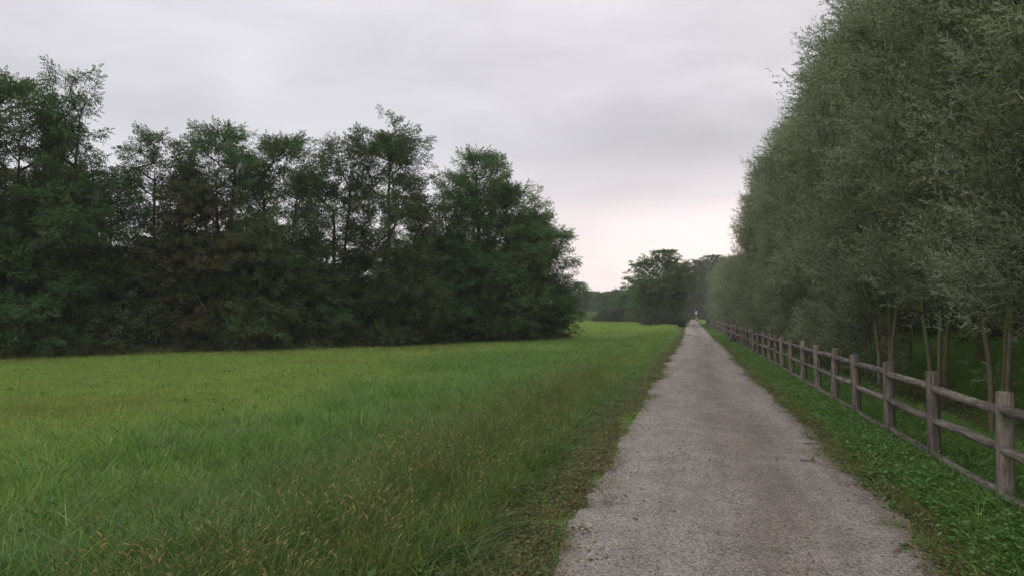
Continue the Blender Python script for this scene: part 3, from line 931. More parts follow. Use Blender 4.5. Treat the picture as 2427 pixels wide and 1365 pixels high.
for i in range(13):
    u = 1296 + i * 17 ; D = 162 + 3 * math.sin(i * 2.1); x, y = at(u, D)
    put_bush('bright_bush', B_bright, x, y, .95 + .15 * math.sin(i * 1.7), 'pale green bush in the hedge along the far side of the meadow',
             'bushes of the hedge along the far meadow', sz=.95 + .2 * math.sin(i * 2.9), rz=i * 1.1)

# ------------------------------------------------------------------ scattered stuff (one object each)
hid = {}
def proto_coll(name, meshes):
    c = bpy.data.collections.new(name)
    for i, me in enumerate(meshes):
        o = bpy.data.objects.new('%s_%02d' % (name, i), me); c.objects.link(o)
    return c

def scatter(name, coll, P, rot, scl, idx, label):
    me = bpy.data.meshes.new(name)
    me.vertices.add(len(P)); me.vertices.foreach_set('co', P.astype(np.float32).ravel())
    a = me.attributes.new('rot', 'FLOAT_VECTOR', 'POINT'); a.data.foreach_set('vector', rot.astype(np.float32).ravel())
    a = me.attributes.new('scl', 'FLOAT_VECTOR', 'POINT'); a.data.foreach_set('vector', scl.astype(np.float32).ravel())
    a = me.attributes.new('idx', 'INT', 'POINT'); a.data.foreach_set('value', idx.astype(np.int32))
    o = link(name, me)
    ng = bpy.data.node_groups.new(name, 'GeometryNodeTree')
    ng.interface.new_socket('Geometry', in_out='INPUT', socket_type='NodeSocketGeometry')
    ng.interface.new_socket('Geometry', in_out='OUTPUT', socket_type='NodeSocketGeometry')
    n, l = ng.nodes, ng.links
    gi = n.new('NodeGroupInput'); go = n.new('NodeGroupOutput')
    ip = n.new('GeometryNodeInstanceOnPoints'); ci = n.new('GeometryNodeCollectionInfo')
    ci.inputs['Collection'].default_value = coll
    ci.inputs['Separate Children'].default_value = True
    ci.inputs['Reset Children'].default_value = True
    def na(nm, t):
        q = n.new('GeometryNodeInputNamedAttribute'); q.data_type = t; q.inputs['Name'].default_value = nm; return q
    l.new(gi.outputs[0], ip.inputs['Points']); l.new(ci.outputs[0], ip.inputs['Instance'])
    ip.inputs['Pick Instance'].default_value = True
    l.new(na('idx', 'INT').outputs['Attribute'], ip.inputs['Instance Index'])
    l.new(na('rot', 'FLOAT_VECTOR').outputs['Attribute'], ip.inputs['Rotation'])
    l.new(na('scl', 'FLOAT_VECTOR').outputs['Attribute'], ip.inputs['Scale'])
    l.new(ip.outputs[0], go.inputs[0])
    md = o.modifiers.new('scatter', 'NODES'); md.node_group = ng
    tag(o, label, kind='stuff')
    return o

def blades(r, n, h, w, rad, curve=.5, segs=3, lean=.35):
    """curved tapering blades -> V, F, rnd"""
    V = []; Fq = []; T = []; rn = []
    a = r.uniform(0, 6.28, n); q = np.sqrt(r.uniform(0, 1, n)) * rad
    b = np.stack([np.cos(a) * q, np.sin(a) * q, np.zeros(n)], 1)
    da = r.uniform(0, 6.28, n)
    H = h * r.uniform(.55, 1.25, n); Wd = w * r.uniform(.7, 1.3, n)
    ln = lean * r.uniform(.2, 1.4, n); cv = curve * r.uniform(.3, 1.5, n)
    d = np.stack([np.cos(da), np.sin(da), np.zeros(n)], 1)
    s_ = np.stack([-np.sin(da + r.normal(0, .7, n)), np.cos(da), np.zeros(n)], 1)
    off = 0; verts = []; quads = []; tris = []
    for k in range(segs + 1):
        t_ = k / segs
        c = b + d * (H * (ln * t_ + cv * t_ * t_))[:, None] + np.array([0, 0, 1]) * (H * t_ * (1 - .28 * cv * t_))[:, None]
        wv = (Wd * (1 - t_ ** 1.6) * .5)[:, None]
        if k < segs:
            verts.append(c - s_ * wv); verts.append(c + s_ * wv)
        else: verts.append(c)
    Va = np.concatenate(verts)
    i = np.arange(n)
    for k in range(segs - 1):
        quads.append(np.stack([2 * k * n + i, (2 * k + 1) * n + i, (2 * k + 3) * n + i, (2 * k + 2) * n + i], 1))
    k = segs - 1
    tris = np.stack([2 * k * n + i, (2 * k + 1) * n + i, (2 * k + 2) * n + i], 1)
    quads = np.concatenate(quads) if quads else np.zeros((0, 4), int)
    rb = r.uniform(0, 1, n)
    rnd = np.concatenate([np.tile(rb, segs - 1), rb])
    return Va, quads, tris, rnd

def tuft(seed, n, h, w, rad, mat_, **kw):
    r = np.random.default_rng(seed)
    V, q, t_, rn = blades(r, n, h, w, rad, **kw)
    me = mesh_np('tuft', V, [q, t_], attrs={'rnd': rn}); me.materials.append(mat_)
    return me

def seed_tuft(seed, n=9, h=.5):
    r = np.random.default_rng(seed)
    V1, q1, t1, r1 = blades(r, 14, h * .6, .006, .10, curve=.5)
    Vs = [V1]; Q = [q1]; Tt = [t1]; mq = [0] * len(q1); mt = [0] * len(t1); rq = list(r1[:len(q1)]); rt = list(r1[len(q1):])
    off = len(V1)
    for i in range(n):
        a = r.uniform(0, 6.28); p = np.array([r.normal(0, .07), r.normal(0, .07), 0])
        H = h * r.uniform(.65, 1.15); d = np.array([math.cos(a), math.sin(a), 0])
        pts = [p + d * (.25 * H * s + .15 * H * s * s) + np.array([0, 0, H * s]) for s in (0, .5, 1)]
        A = np.array(pts[:-1]); B = np.array(pts[1:])
        v, f = tubes(A, B, np.full(2, .0014), np.full(2, .0012), 3)
        Vs.append(v); Q.append(f + off); off += len(v); mq += [0] * len(f); rq += [.75] * len(f)
        # bottle-brush head, nodding
        hd = norm(np.array([d * .5 + np.array([0, 0, .8])]))[0]
        L = r.uniform(.028, .05); c0 = pts[-1]
        A = []; B = []; ra = []; rb = []
        prof = [(.0, .002), (.2, .0045), (.6, .005), (1.0, .0012)]
        cc = [c0 + hd * L * s + d * L * .35 * s * s - np.array([0, 0, L * .25 * s * s]) for s, _ in prof]
        v, f = tubes(np.array(cc[:-1]), np.array(cc[1:]), np.array([q[1] for q in prof[:-1]]), np.array([q[1] for q in prof[1:]]), 5)
        Vs.append(v); Q.append(f + off); off += len(v); mq += [1] * len(f); rq += [r.uniform(0, 1)] * len(f)
    V = np.concatenate(Vs); Qa = np.concatenate(Q); T_ = np.concatenate(Tt)
    me = mesh_np('seed_grass', V, [Qa, T_], attrs={'rnd': np.array(rq + rt)})
    me.materials.append(M['verge']); me.materials.append(M['seed'])
    me.polygons.foreach_set('material_index', np.array(mq + mt, np.int32))
    return me

def rosette(seed, n=9, L=.10, W=.05, mat_=None, rise=.5):
    r = np.random.default_rng(seed)
    a = r.uniform(0, 6.28, n)
    d = np.stack([np.cos(a), np.sin(a), r.uniform(.1, rise * 1.6, n)], 1)
    B = np.stack([r.normal(0, .03, n), r.normal(0, .03, n), r.uniform(0, .07, n)], 1)
    V = leaf_quads(B, d, np.array([[0, 0, 1.0]]) + r.normal(0, .3, (n, 3)), L * r.uniform(.6, 1.3, n), W * r.uniform(.7, 1.3, n), fold=.06, bend=.3)
    me = mesh_np('rosette', V, np.arange(len(V)).reshape(-1, 4), attrs={'rnd': r.uniform(0, 1, n)}); me.materials.append(mat_ or M['weed'])
    return me

def clover(seed, n=22, mat_=None, hh=.09, lw=(.03, .026)):
    r = np.random.default_rng(seed)
    B = np.stack([r.normal(0, .08, n), r.normal(0, .08, n), r.uniform(.02, hh, n)], 1)
    a = r.uniform(0, 6.28, n)
    d = np.stack([np.cos(a), np.sin(a), r.uniform(-.1, .4, n)], 1)
    V = leaf_quads(B, d, np.array([[0, 0, 1.0]]) + r.normal(0, .35, (n, 3)), lw[0] * r.uniform(.7, 1.4, n), lw[1] * r.uniform(.7, 1.3, n), fold=.05, bend=.2)
    me = mesh_np('clover', V, np.arange(len(V)).reshape(-1, 4), attrs={'rnd': r.uniform(0, 1, n)}); me.materials.append(mat_ or M['weed'])
    return me

def in_view(x, y, m=160):
    u, D = uD_of(x, y)
    return (D > 2.2) & (u > -m * 1.5 - 200 / np.maximum(D, 1)) & (u < 2427 + m)

def scat_points(n, x0, x1, y0, y1, r):
    return r.uniform(x0, x1, n), r.uniform(y0, y1, n)

def do_scatter(name, coll, nproto, x, y, r, smin, smax, label, tilt=.15, zoff=0.0, zs=None):
    n = len(x)
    P = np.stack([x, y, ground_z(x, y) + zoff], 1)
    rot = np.stack([r.normal(0, tilt, n), r.normal(0, tilt, n), r.uniform(0, 6.28, n)], 1)
    s = r.uniform(smin, smax, n) 
    if zs is not None: s3 = np.stack([s, s, s * zs], 1)
    else: s3 = np.stack([s, s, s], 1)
    return scatter(name, coll, P, rot, s3, r.integers(0, nproto, n), label)

gr = np.random.default_rng(77)
C_lush = proto_coll('lush_tuft', [tuft(100 + i, 26, .24, .0092, .13, M['lush'], curve=.95, lean=.6) for i in range(6)])
C_verge = proto_coll('verge_tuft', [tuft(120 + i, 22, .26, .0085, .12, M['verge'], curve=.9, lean=.55) for i in range(6)])
C_mead = proto_coll('meadow_tuft', [tuft(140 + i, 26, .105, .0085, .17, M['mead'], curve=.6, lean=.6, segs=2) for i in range(4)]
                    + [tuft(150 + i, 24, .10, .008, .17, M['dry'], curve=.6, lean=.6, segs=2) for i in range(2)])
C_seed = proto_coll('seed_tuft', [seed_tuft(160 + i) for i in range(5)])
C_weed = proto_coll('weed', [clover(170 + i) for i in range(3)] + [rosette(180 + i, L=.06, W=.028) for i in range(2)])
C_patch = proto_coll('patch_weed', [clover(171 + i, n=26, hh=.13, lw=(.045, .030)) for i in range(3)] + [rosette(186 + i, n=12, L=.12, W=.035, rise=.9) for i in range(2)])
C_dry = proto_coll('dry_weed', [clover(190 + i, mat_=M['withered'], hh=.05) for i in range(2)] + [tuft(195 + i, 18, .10, .004, .1, M['dry'], segs=2, lean=.8) for i in range(2)])

# verge: seed grass strip between path and meadow
def edge_l(y): return path_edges(y)[0]
x, y = scat_points(26000, -4.6, -.9, 2.2, 60, gr)
y = 2.2 + (y - 2.2) ** 1.0
dx = edge_l(y) - x
strip = np.exp(-((dx - 1.15) / .68) ** 2)
dens = .40 * strip * np.interp(y, [2, 11, 19, 30], [1, .75, .2, .03]) * (.55 + .9 * fbm(x, y, 31, 3, .8))
k = (gr.uniform(0, 1, len(x)) < dens) & in_view(x, y) & (dx > .3)
do_scatter('seed_grass', C_seed, 5, x[k], y[k], gr, .5, .95, 'yellow-brown seed heads of weedy grass along the left side of the path')
x, y = scat_points(42000, -4.8, -.8, 2.2, 75, gr)
dx = edge_l(y) - x
dens = sstep(.08, .6, dx) * (1 - sstep(2.4, 3.6, dx)) * np.interp(y, [2, 20, 75], [1, .8, .4])
k = (gr.uniform(0, 1, len(x)) < dens) & in_view(x, y)
far_ = gr.uniform(0, 1, len(x)) < sstep(9, 20, y + 3 * (fbm(x, y, 71, 2, .4) - .5))
kf = k & far_
do_scatter('far_verge_grass', C_lush, 6, x[kf], y[kf], gr, .6, 1.1, 'green grass of the verge farther along the path',
           zs=np.interp((edge_l(y) - x)[kf], [.05, .5, 1.2, 3], [.3, .5, .8, .9]))
k = k & ~far_
sz_ = np.interp((edge_l(y) - x)[k], [.05, .5, 1.2, 3], [.3, .55, .95, 1.0])
do_scatter('verge_grass', C_verge, 6, x[k], y[k], gr, .75, 1.2, 'dark green uncut grass on the left verge', zs=sz_)
# lush grass band
x, y = scat_points(95000, -16, -2.4, 2.2, 60, gr)
pat = fbm(x, y, 41, 3, .22)
dens = sstep(1.7, 3.0, -x) * (1 - sstep(4.8, 8.5, -x + (pat - .5) * 9)) * np.interp(y, [2, 12, 30, 60], [1, .8, .5, .3])
u_, D_ = uD_of(x, y)
k = (gr.uniform(0, 1, len(x)) < dens) & in_view(x, y) & (D_ < wood_edge_D(u_))
do_scatter('lush_grass', C_lush, 6, x[k], y[k], gr, .6, 1.35, 'taller lush green grass between the verge and the cut meadow',
           zs=.55 + .9 * fbm(x[k], y[k], 81, 3, 1.1))
# cut meadow
def meadow(n, y0, y1, dens0, smin, smax, xs0, nm, lab):
    x, y = scat_points(n, xs0, -1.6, y0, y1, gr)
    u_, D_ = uD_of(x, y)
    pat = fbm(x, y, 41, 3, .22)
    lush = sstep(1.7, 3.0, -x) * (1 - sstep(4.8, 8.5, -x + (pat - .5) * 9))
    k = in_view(x, y) & ((D_ < wood_edge_D(u_) + .7) | ((u_ > 1312) & (D_ < 165))) & (edge_l(y) - x > .5) & (gr.uniform(0, 1, n) < (1 - .55 * lush) * dens0)
    x, y = x[k], y[k]
    pat2 = fbm(x, y, 45, 4, .18)
    idx = np.where(pat2 + gr.normal(0, .12, len(x)) > .64, gr.integers(4, 6, len(x)), gr.integers(0, 4, len(x)))
    P = np.stack([x, y, ground_z(x, y)], 1)
    rot = np.stack([gr.normal(0, .15, len(x)), gr.normal(0, .15, len(x)), gr.uniform(0, 6.28, len(x))], 1)
    s = gr.uniform(smin, smax, len(x)); 
    return scatter(nm, C_mead, P, rot, np.stack([s, s, s * gr.uniform(.8, 1.5, len(x))], 1), idx, lab)
meadow(95000, 2.0, 22, 1.0, .8, 1.25, -24, 'meadow_grass', 'short yellow-green grass of the cut meadow')
meadow(80000, 22, 50, .85, 1.1, 1.7, -44, 'meadow_grass', 'short grass of the middle meadow up to the wood')
meadow(60000, 50, 165, 1.0, 1.6, 3.0, -50, 'meadow_grass', 'short bright grass of the far meadow behind the wood corner')
# broad-leaved weeds in patches over the meadow and the verge
n = 30000
x = gr.uniform(-34, -1.3, n); y = gr.uniform(2.5, 46, n)
u_, D_ = uD_of(x, y)
k = in_view(x, y) & (D_ < wood_edge_D(u_)) & (edge_l(y) - x > .45) & (gr.uniform(0, 1, n) < (.10 + .35 * sstep(.48, .7, fbm(x, y, 95, 4, .55))))
do_scatter('meadow_weeds', C_patch, 5, x[k], y[k], gr, .55, 1.2, 'broad-leaved weeds in patches among the meadow grass')
# seedy fringe where the meadow meets the wood
n = 2600
u = gr.uniform(-300, 1310, n); D = wood_edge_D(u) + gr.normal(.2, .45, n)
xy = np.array([at(a, b) for a, b in zip(u, D)])
do_scatter('meadow_fringe', C_seed, 5, xy[:, 0], xy[:, 1], gr, .45, .85, 'seed stalks standing along the far edge of the meadow')

# right verge
x, y = scat_points(60000, 1.3, 4.4, 2.2, 120, gr)
y = 2.2 + (y - 2.2) ** 1.4 / (117.8 ** .4)
dxr = x - path_edges(y)[1]
k = (gr.uniform(0, 1, len(x)) < sstep(.02, .3, dxr) * np.interp(x, [2.6, 3.4, 4.4], [1, .8, .25])) & in_view(x, y)
x, y, dxr = x[k], y[k], dxr[k]
is_w = gr.uniform(0, 1, len(x)) < .28 * (.3 + 1.4 * fbm(x, y, 33, 3, 1.0))
do_scatter('right_verge_weeds', C_weed, 5, x[is_w], y[is_w], gr, .8, 1.5, 'low bright weeds between the path and the fence')
do_scatter('right_verge_grass', C_lush, 6, x[~is_w], y[~is_w], gr, .6, 1.0, 'green grass growing round the fence posts',
           zs=np.interp(dxr[~is_w], [0, .3, .9, 1.6], [.25, .4, .55, .5]))
# taller tufts left standing round the fence posts
n = 1500
yy = 7.39 - 2 * 1.955 + 1.955 * gr.integers(0, 58, n) + gr.normal(0, .10, n); xx = 2.60 + gr.normal(-.03, .11, n)
do_scatter('post_grass', C_lush, 6, xx, yy, gr, .6, 1.1, 'uncut grass tufts round the feet of the fence posts', zs=.6)
# bank grass behind the fence
x, y = scat_points(60000, 3.2, 12, 4, 75, gr)
g_ = np.maximum(1 - sstep(4.0, 4.9, x), sstep(5.8, 6.6, x) * (1 - sstep(10.2, 11.6, x)))
k = (gr.uniform(0, 1, len(x)) < g_ * (.4 + .8 * fbm(x, y, 61, 2, .5))) & in_view(x, y)
do_scatter('bank_grass', C_lush, 6, x[k], y[k], gr, .6, 1.1, 'green grass on the bank behind the willow stems')

# low creeping weeds at the path borders
yy = 2.4 + gr.uniform(0, 1, 9000) ** 1.7 * 70
sd = gr.uniform(0, 1, 9000) < .6
l_, r_ = path_edges(yy)
xx = np.where(sd, l_ - gr.normal(.12, .16, 9000), r_ + gr.normal(.06, .12, 9000))
k = in_view(xx, yy)
do_scatter('border_weeds', C_dry, 4, xx[k], yy[k], gr, .5, 1.1, 'withered brown weeds creeping over the path borders')
k = in_view(xx, yy) & (gr.uniform(0, 1, 9000) < .22)
do_scatter('border_clover', C_weed, 5, xx[k] - .1, yy[k], gr, .4, .9, 'small green weeds along the path borders')

# loose gravel
def stone(seed):
    r = np.random.default_rng(seed)
    t_ = (1 + 5 ** .5) / 2
    v = np.array([(-1, t_, 0), (1, t_, 0), (-1, -t_, 0), (1, -t_, 0), (0, -1, t_), (0, 1, t_), (0, -1, -t_), (0, 1, -t_), (t_, 0, -1), (t_, 0, 1), (-t_, 0, -1), (-t_, 0, 1)], float)
    v = v / np.linalg.norm(v[0]) * (1 + r.normal(0, .15, (12, 1))) * np.array([1, .8, .6])
    f = np.array([(0, 11, 5), (0, 5, 1), (0, 1, 7), (0, 7, 10), (0, 10, 11), (1, 5, 9), (5, 11, 4), (11, 10, 2), (10, 7, 6), (7, 1, 8), (3, 9, 4), (3, 4, 2), (3, 2, 6), (3, 6, 8), (3, 8, 9), (4, 9, 5), (2, 4, 11), (6, 2, 10), (8, 6, 7), (9, 8, 1)])
    me = mesh_np('stone', v * .5, f, attrs={'rnd': np.full(20, r.uniform(0, 1))}); me.materials.append(M['stone'])
    return me
M['stone'] = leaf_mat('gravel_stone', [(0, (.10, .082, .068)), (.5, (.21, .18, .155)), (1, (.40, .36, .32))], trans=0.0, rough=.85, spec=.25, objvar=.45, hue=.01)
C_st = proto_coll('stone', [stone(200 + i) for i in range(5)])
n = 26000
yy = 2.6 + gr.uniform(0, 1, n) ** 1.8 * 26
l_, r_ = path_edges(yy)
tt = gr.uniform(-.03, 1.03, n)
ed = gr.uniform(0, 1, n) < .35
tt = np.where(ed, np.where(gr.uniform(0, 1, n) < .5, gr.normal(0.01, .05, n), gr.normal(.99, .05, n)), tt)
xx = l_ + (r_ - l_) * tt
P = np.stack([xx, yy, .017 + .02 * np.sin(np.pi * np.clip(tt, 0, 1))], 1)
s = gr.lognormal(0, .35, n) * .0095
scatter('gravel', C_st, P, gr.uniform(0, 6.28, (n, 3)), np.stack([s, s, s], 1), gr.integers(0, 5, n), 'loose grey stones lying on the path')

# small fallen leaves
n = 420
yy = 2.8 + gr.uniform(0, 1, n) ** 1.5 * 22
l_, r_ = path_edges(yy)
tt = np.where(gr.uniform(0, 1, n) < .6, gr.uniform(.0, 1, n), np.where(gr.uniform(0, 1, n) < .5, gr.normal(.05, .06, n), gr.normal(.95, .06, n)))
lm = []
for q in range(3):
    rq_ = np.random.default_rng(250 + q)
    V_ = leaf_quads(np.zeros((1, 3)), np.array([[1, 0, .1]]), np.array([[0, .2, 1.0]]), np.array([.045]), np.array([.016 + .006 * q]), fold=.1, bend=-.1)
    m_ = mesh_np('fallen_leaf', V_, np.arange(4).reshape(1, 4), attrs={'rnd': np.array([q / 2])}); m_.materials.append(M['withered']); lm.append(m_)
C_fl = proto_coll('fallen_leaf', lm)
P = np.stack([l_ + (r_ - l_) * tt, yy, .022 + .02 * np.sin(np.pi * np.clip(tt, 0, 1))], 1)
s = gr.uniform(.6, 1.4, n)
scatter('fallen_leaves', C_fl, P, np.stack([gr.normal(0, .2, n), gr.normal(0, .2, n), gr.uniform(0, 6.28, n)], 1), np.stack([s, s, s], 1), gr.integers(0, 3, n),
        'withered narrow leaves scattered over the gravel')

# undergrowth: leafy sprays in the wood foot and on the bank
def spray_mesh(kind, seed, mat_, n=26, rad=.55, hh=.7):
    r = np.random.default_rng(seed)
    P = np.stack([r.normal(0, rad * .45, n), r.normal(0, rad * .45, n), r.uniform(.05, hh, n)], 1)
    d = P * np.array([1, 1, .4]) + r.normal(0, .4, P.shape)
    V, q, rn = place_sprays(kind, P, d, r)
    me = mesh_np('spray', V, q, attrs={'rnd': rn}); me.materials.append(mat_)
    return me
C_ug = proto_coll('undergrowth_clump', [spray_mesh('bush', 300, M['bush_leaf']), spray_mesh('locust', 301, M['locust_leaf'], n=14), spray_mesh('bush', 302, M['dark_bush_leaf']),
                                        spray_mesh('locust', 303, M['locust_brown'], n=14)])
n = 1700
u = gr.uniform(-500, 1290, n); D = wood_edge_D(u) + .9 + gr.uniform(0, 1, n) ** 1.5 * 9
D = np.where(u > 1200, np.minimum(D, wood_edge_D(u) + 6), D)
xy = np.array([at(a, b) for a, b in zip(u, D)])
do_scatter('undergrowth', C_ug, 4, xy[:, 0], xy[:, 1], gr, .8, 1.7, 'dark undergrowth filling the foot of the left wood', zs=gr.uniform(.7, 1.7, n))
n = 320
u = gr.uniform(-400, 1290, n); D = wood_edge_D(u) + gr.uniform(-.1, 1.2, n)
xy = np.array([at(a, b) for a, b in zip(u, D)])
do_scatter('wood_edge_scrub', C_ug, 4, xy[:, 0], xy[:, 1], gr, .4, .9, 'low scrub straying from the wood into the meadow edge', zs=gr.uniform(.5, 1.2, n))
n = 1200
x = gr.uniform(9.2, 22, n); y = gr.uniform(6, 110, n)
do_scatter('bank_undergrowth', C_ug, 4, x, y, gr, .9, 1.8, 'dark brownish undergrowth on the bank beyond the willows', zs=gr.uniform(.8, 1.8, n))
n = 110
x = gr.uniform(3.6, 5.0, n); y = gr.uniform(14, 120, n)
do_scatter('hedge_bottom', C_ug, 4, x, y, gr, .5, .9, 'scrub growing among the willow stems', zs=gr.uniform(.5, .9, n))

# far-off wood that closes the horizon
cmesh = []
for k in ('round', 'broad'): cmesh.append(LP[k][1])
C_far = proto_coll('far_crown', cmesh)
n = 620
an = gr.uniform(R(-75), R(60), n); rd = gr.uniform(300, 345, n)
xx, yy = np.sin(an) * rd, np.cos(an) * rd
do_scatter('far_wood', C_far, 2, xx, yy, gr, .9, 1.3, 'far-off wood closing the horizon', tilt=0.0, zs=gr.uniform(.45, .8, n))

# ------------------------------------------------------------------ fence
wood = wood_material()
SP, FX, PH, PR = 1.955, 2.60, 1.0, .072
fence = bpy.data.objects.new('wooden_fence', None); col.objects.link(fence)
fence.location = (FX, 2.0, 0)
tag(fence, 'weathered round-pole fence with three rails along the right side of the path', 'fence')

def log_mesh(name, L, rad, seed, sides=12, rings=8, flat=False, wob=.006, cap='chamfer'):
    r = np.random.default_rng(seed)
    V = []; zs = list(np.linspace(0, L, rings))
    prof = [(z, rad * (1 + r.normal(0, .02))) for z in zs]
    if cap == 'chamfer': prof = prof[:-1] + [(L - .018, rad), (L, rad * .82)]
    else: prof = [(0, rad * .55), (.03, rad * .9)] + prof[1:-1] + [(L - .03, rad * .9), (L, rad * .55)]
    an = np.arange(sides) / sides * 2 * np.pi
    lob = 1 + .035 * np.sin(an * 2 + r.uniform(0, 6)) + r.normal(0, .012, sides)
    wx = r.normal(0, wob, 2)
    for z, q in prof:
        b = math.sin(math.pi * z / L)
        x = np.cos(an) * q * lob + wx[0] * b; y = np.sin(an) * q * lob + wx[1] * b
        if flat: x = np.where(x > rad * .25, rad * .25 + (x - rad * .25) * .15, x)
        V.append(np.stack([x, y, np.full(sides, z)], 1))
    n = len(prof); V = np.concatenate(V)
    i = np.arange(sides); i2 = (i + 1) % sides
    Fq = np.concatenate([np.stack([k * sides + i, k * sides + i2, (k + 1) * sides + i2, (k + 1) * sides + i], 1) for k in range(n - 1)])
    V = np.concatenate([V, [[0, 0, 0]], [[0, 0, L]]])
    c0, c1 = len(V) - 2, len(V) - 1
    t0 = np.stack([i2, i, np.full(sides, c0)], 1); t1 = np.stack([(n - 1) * sides + i, (n - 1) * sides + i2, np.full(sides, c1)], 1)
    me = mesh_np(name, V, [Fq, np.concatenate([t0, t1])], smooth=True)
    me.materials.append(wood)
    sh = me.polygons
    return me
posts = [log_mesh('post', PH + .35, PR, 400 + i) for i in range(6)]
rails = [log_mesh('rail', SP - .02, .045, 420 + i, sides=10, cap='round', wob=.012) for i in range(6)]
fy0 = 7.39 - SP * 2
fr_ = np.random.default_rng(44)
NPOST = 60
pts = []
for i in range(NPOST):
    yv = fy0 + i * SP + (fr_.normal(0, .03) if i > 4 else 0)
    xo = fr_.normal(0, .012)
    pts.append((FX + xo, yv))
for i, (x, y) in enumerate(pts):
    z0 = -.35 + fr_.normal(0, .014)
    o = link('post', posts[i % 6], fence)
    o.location = (x - FX, y - 2.0, z0)
    o.rotation_euler = (fr_.normal(0, .018), fr_.normal(0, .018), fr_.uniform(0, 6.28))
for i in range(NPOST - 1):
    (x0, y0), (x1, y1) = pts[i], pts[i + 1]
    for j, zz in enumerate((.845, .50, .10)):
        if i > 3 and False: continue
        za = zz + fr_.normal(0, .014); zb = zz + fr_.normal(0, .014)
        a = Vector((x0 - FX, y0 - 2.0 + .01, za)); b = Vector((x1 - FX, y1 - 2.0 - .01, zb))
        o = link('rail', rails[(i * 3 + j) % 6], fence)
        o.location = a
        q = (b - a).to_track_quat('Z', 'Y')
        o.rotation_mode = 'QUATERNION'; o.rotation_quaternion = q @ Euler((0, 0, fr_.uniform(0, 6.28))).to_quaternion()

# ------------------------------------------------------------------ small things
def lathe(name, prof, sides=24, m=None):
    an = np.arange(sides) / sides * 2 * np.pi
    V = np.concatenate([np.stack([np.cos(an) * q, np.sin(an) * q, np.full(sides, z)], 1) for q, z in prof])
    i = np.arange(sides); i2 = (i + 1) % sides
    Fq = np.concatenate([np.stack([k * sides + i, k * sides + i2, (k + 1) * sides + i2, (k + 1) * sides + i], 1) for k in range(len(prof) - 1)])
    me = mesh_np(name, V, Fq)
    if m: me.materials.append(m)
    return me
x, y = at(1628.5, 58.5)
mh = bpy.data.objects.new('manhole_cover', None); col.objects.link(mh); mh.location = (x, y, .05)
tag(mh, 'round dark manhole cover at the left edge of the distant path', 'manhole cover')
rust = simple_mat('rusted_iron', (.03, .022, .02), rough=.7, metal=.3)
conc = simple_mat('concrete_ring', (.20, .18, .17), rough=.9)
link('rim', lathe('rim', [(.34, -.03), (.44, -.03), (.43, .035), (.35, .04), (.34, .02), (.34, -.03)], 28, conc), mh)
link('lid', lathe('lid', [(.335, .0), (.335, .035), (.30, .04), (.29, .032), (.10, .032), (.09, .04), (.001, .04)], 28, rust), mh)

def box(name, sx, sy, sz, m, bev=.006):
    x, y, z = sx / 2, sy / 2, sz
    b = min(bev, x * .4, y * .4)
    ring = [(-x + b, -y), (x - b, -y), (x, -y + b), (x, y - b), (x - b, y), (-x + b, y), (-x, y - b), (-x, -y + b)]
    V = [(p[0], p[1], 0) for p in ring] + [(p[0], p[1], z) for p in ring]
    Fq = [[i, (i + 1) % 8, 8 + (i + 1) % 8, 8 + i] for i in range(8)]
    me = bpy.data.meshes.new(name)
    me.from_pydata(V, [], Fq + [list(range(7, -1, -1)), list(range(8, 16))]); me.update()
    me.materials.append(m)
    return me
# sign at the far end of the path
x, y = at(1650, 186)
sg = bpy.data.objects.new('path_sign', None); col.objects.link(sg); sg.location = (x, y, 0)
tag(sg, 'small white sign on a grey post at the far end of the path', 'sign')
steel = simple_mat('grey_steel', (.22, .22, .21), rough=.5, metal=.6, var=.1)
white = simple_mat('white_sign_face', (.46, .50, .47), rough=.5, var=.03)
dk = simple_mat('dark_sign_print', (.10, .14, .12), rough=.6, var=.05)
link('post', lathe('post', [(.03, -.1), (.03, 2.45), (.001, 2.46)], 10, steel), sg)
o = link('panel', box('panel', .42, .03, .72, white, .01), sg); o.location = (0, -.047, 1.58)
o = link('symbol', box('symbol', .26, .006, .30, dk, .01), sg); o.location = (.04, -.066, 1.9)
o = link('plinth', box('plinth', .7, .5, .9, simple_mat('mossy_stone', (.12, .12, .09), rough=.95), .04), sg); o.location = (.1, .05, -.05)
# low barrier across the road beyond
bx = bpy.data.objects.new('barrier', None); col.objects.link(bx); bx.location = (.2, 204.5, 0)
tag(bx, 'low dark wooden barrier beyond the far end of the path', 'barrier')
dw = simple_mat('dark_barrier_wood', (.05, .04, .035), rough=.9)
for px in (-2.6, 0, 2.6):
    o = link('post', box('post', .14, .14, .75, dw, .02), bx); o.location = (px, 0, -.05)
o = link('rail', box('rail', 5.6, .08, .14, dw, .02), bx); o.location = (0, -.115, .5)

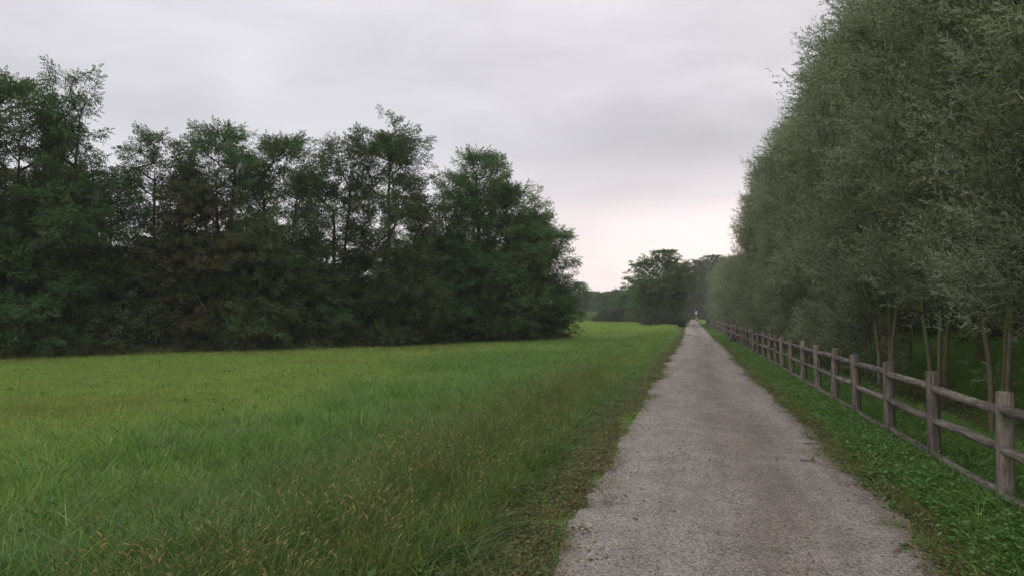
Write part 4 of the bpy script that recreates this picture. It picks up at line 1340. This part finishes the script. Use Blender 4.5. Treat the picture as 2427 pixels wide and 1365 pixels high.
# dark bag slumped against the fence
x, y = 2.38, 44.6
r = np.random.default_rng(8)
prof = [(.02, 0), (.22, .0), (.28, .1), (.27, .25), (.20, .40), (.09, .48), (.05, .53), (.08, .60), (.001, .60)]
me = lathe('litter_bag', prof, 20)
co = np.zeros(len(me.vertices) * 3, np.float32); me.vertices.foreach_get('co', co); co = co.reshape(-1, 3)
an = np.arctan2(co[:, 1], co[:, 0])
co[:, :2] *= (1 + .07 * np.sin(an * 5 + co[:, 2] * 9) + .05 * np.sin(an * 9))[:, None]
me.vertices.foreach_set('co', co.ravel()); me.update()
me.materials.append(simple_mat('dark_plastic', (.014, .017, .015), rough=.7, var=.2))
o = link('litter_bag', me); o.location = (x, y, -.01); o.scale = (.8, .8, .85)
tag(o, 'dark sack slumped against the distant fence among weeds', 'sack')

# fallen twigs on the path
def stick(u, v, L, ang, label):
    D = EYE * F / (v - VH); x, y = at(u, D)
    r = np.random.default_rng(int(u))
    n = 7
    P = np.stack([np.linspace(-L / 2, L / 2, n), np.cumsum(r.normal(0, L * .02, n)), .004 + np.abs(r.normal(0, .006, n))], 1)
    rad = np.linspace(.008, .003, n)
    v_, f_ = tubes(P[:-1], P[1:], rad[:-1], rad[1:], 5)
    v2, f2 = tubes(P[3:4], P[3:4] + np.array([[L * .18, L * .12, .01]]), np.array([.004]), np.array([.002]), 4)
    me = mesh_np('twig', np.concatenate([v_, v2]), np.concatenate([f_, f2 + len(v_)]), smooth=True)
    me.materials.append(simple_mat('twig_bark', (.07, .05, .04)))
    o = link('twig', me); o.location = (x, y, .035); o.rotation_euler[2] = ang
    tag(o, label, 'twig', 'fallen twigs on the path')
stick(1922, 1056, .22, .1, 'small brown twig lying near the right border of the path')
stick(1912, 1098, .18, -.15, 'short straight twig just below the other near the right border')

# ------------------------------------------------------------------ haze
HAZE = 0.0005
if HAZE:
    hz = box('haze', 2 * 670, 2 * 670, 24.5, M['stone'])
    hz.materials.clear()
    m, n_, l_n = newmat('haze')
    o_ = N(n_, 'ShaderNodeOutputMaterial'); pv = N(n_, 'ShaderNodeVolumePrincipled')
    pv.inputs['Color'].default_value = (.86, .86, .92, 1); pv.inputs['Density'].default_value = HAZE
    l_n.new(pv.outputs[0], o_.inputs['Volume'])
    hz.materials.append(m)
    o = link('haze', hz); o.location = (0, 0, -2.5)
    tag(o, 'thin evening haze over the whole meadow', kind='stuff')
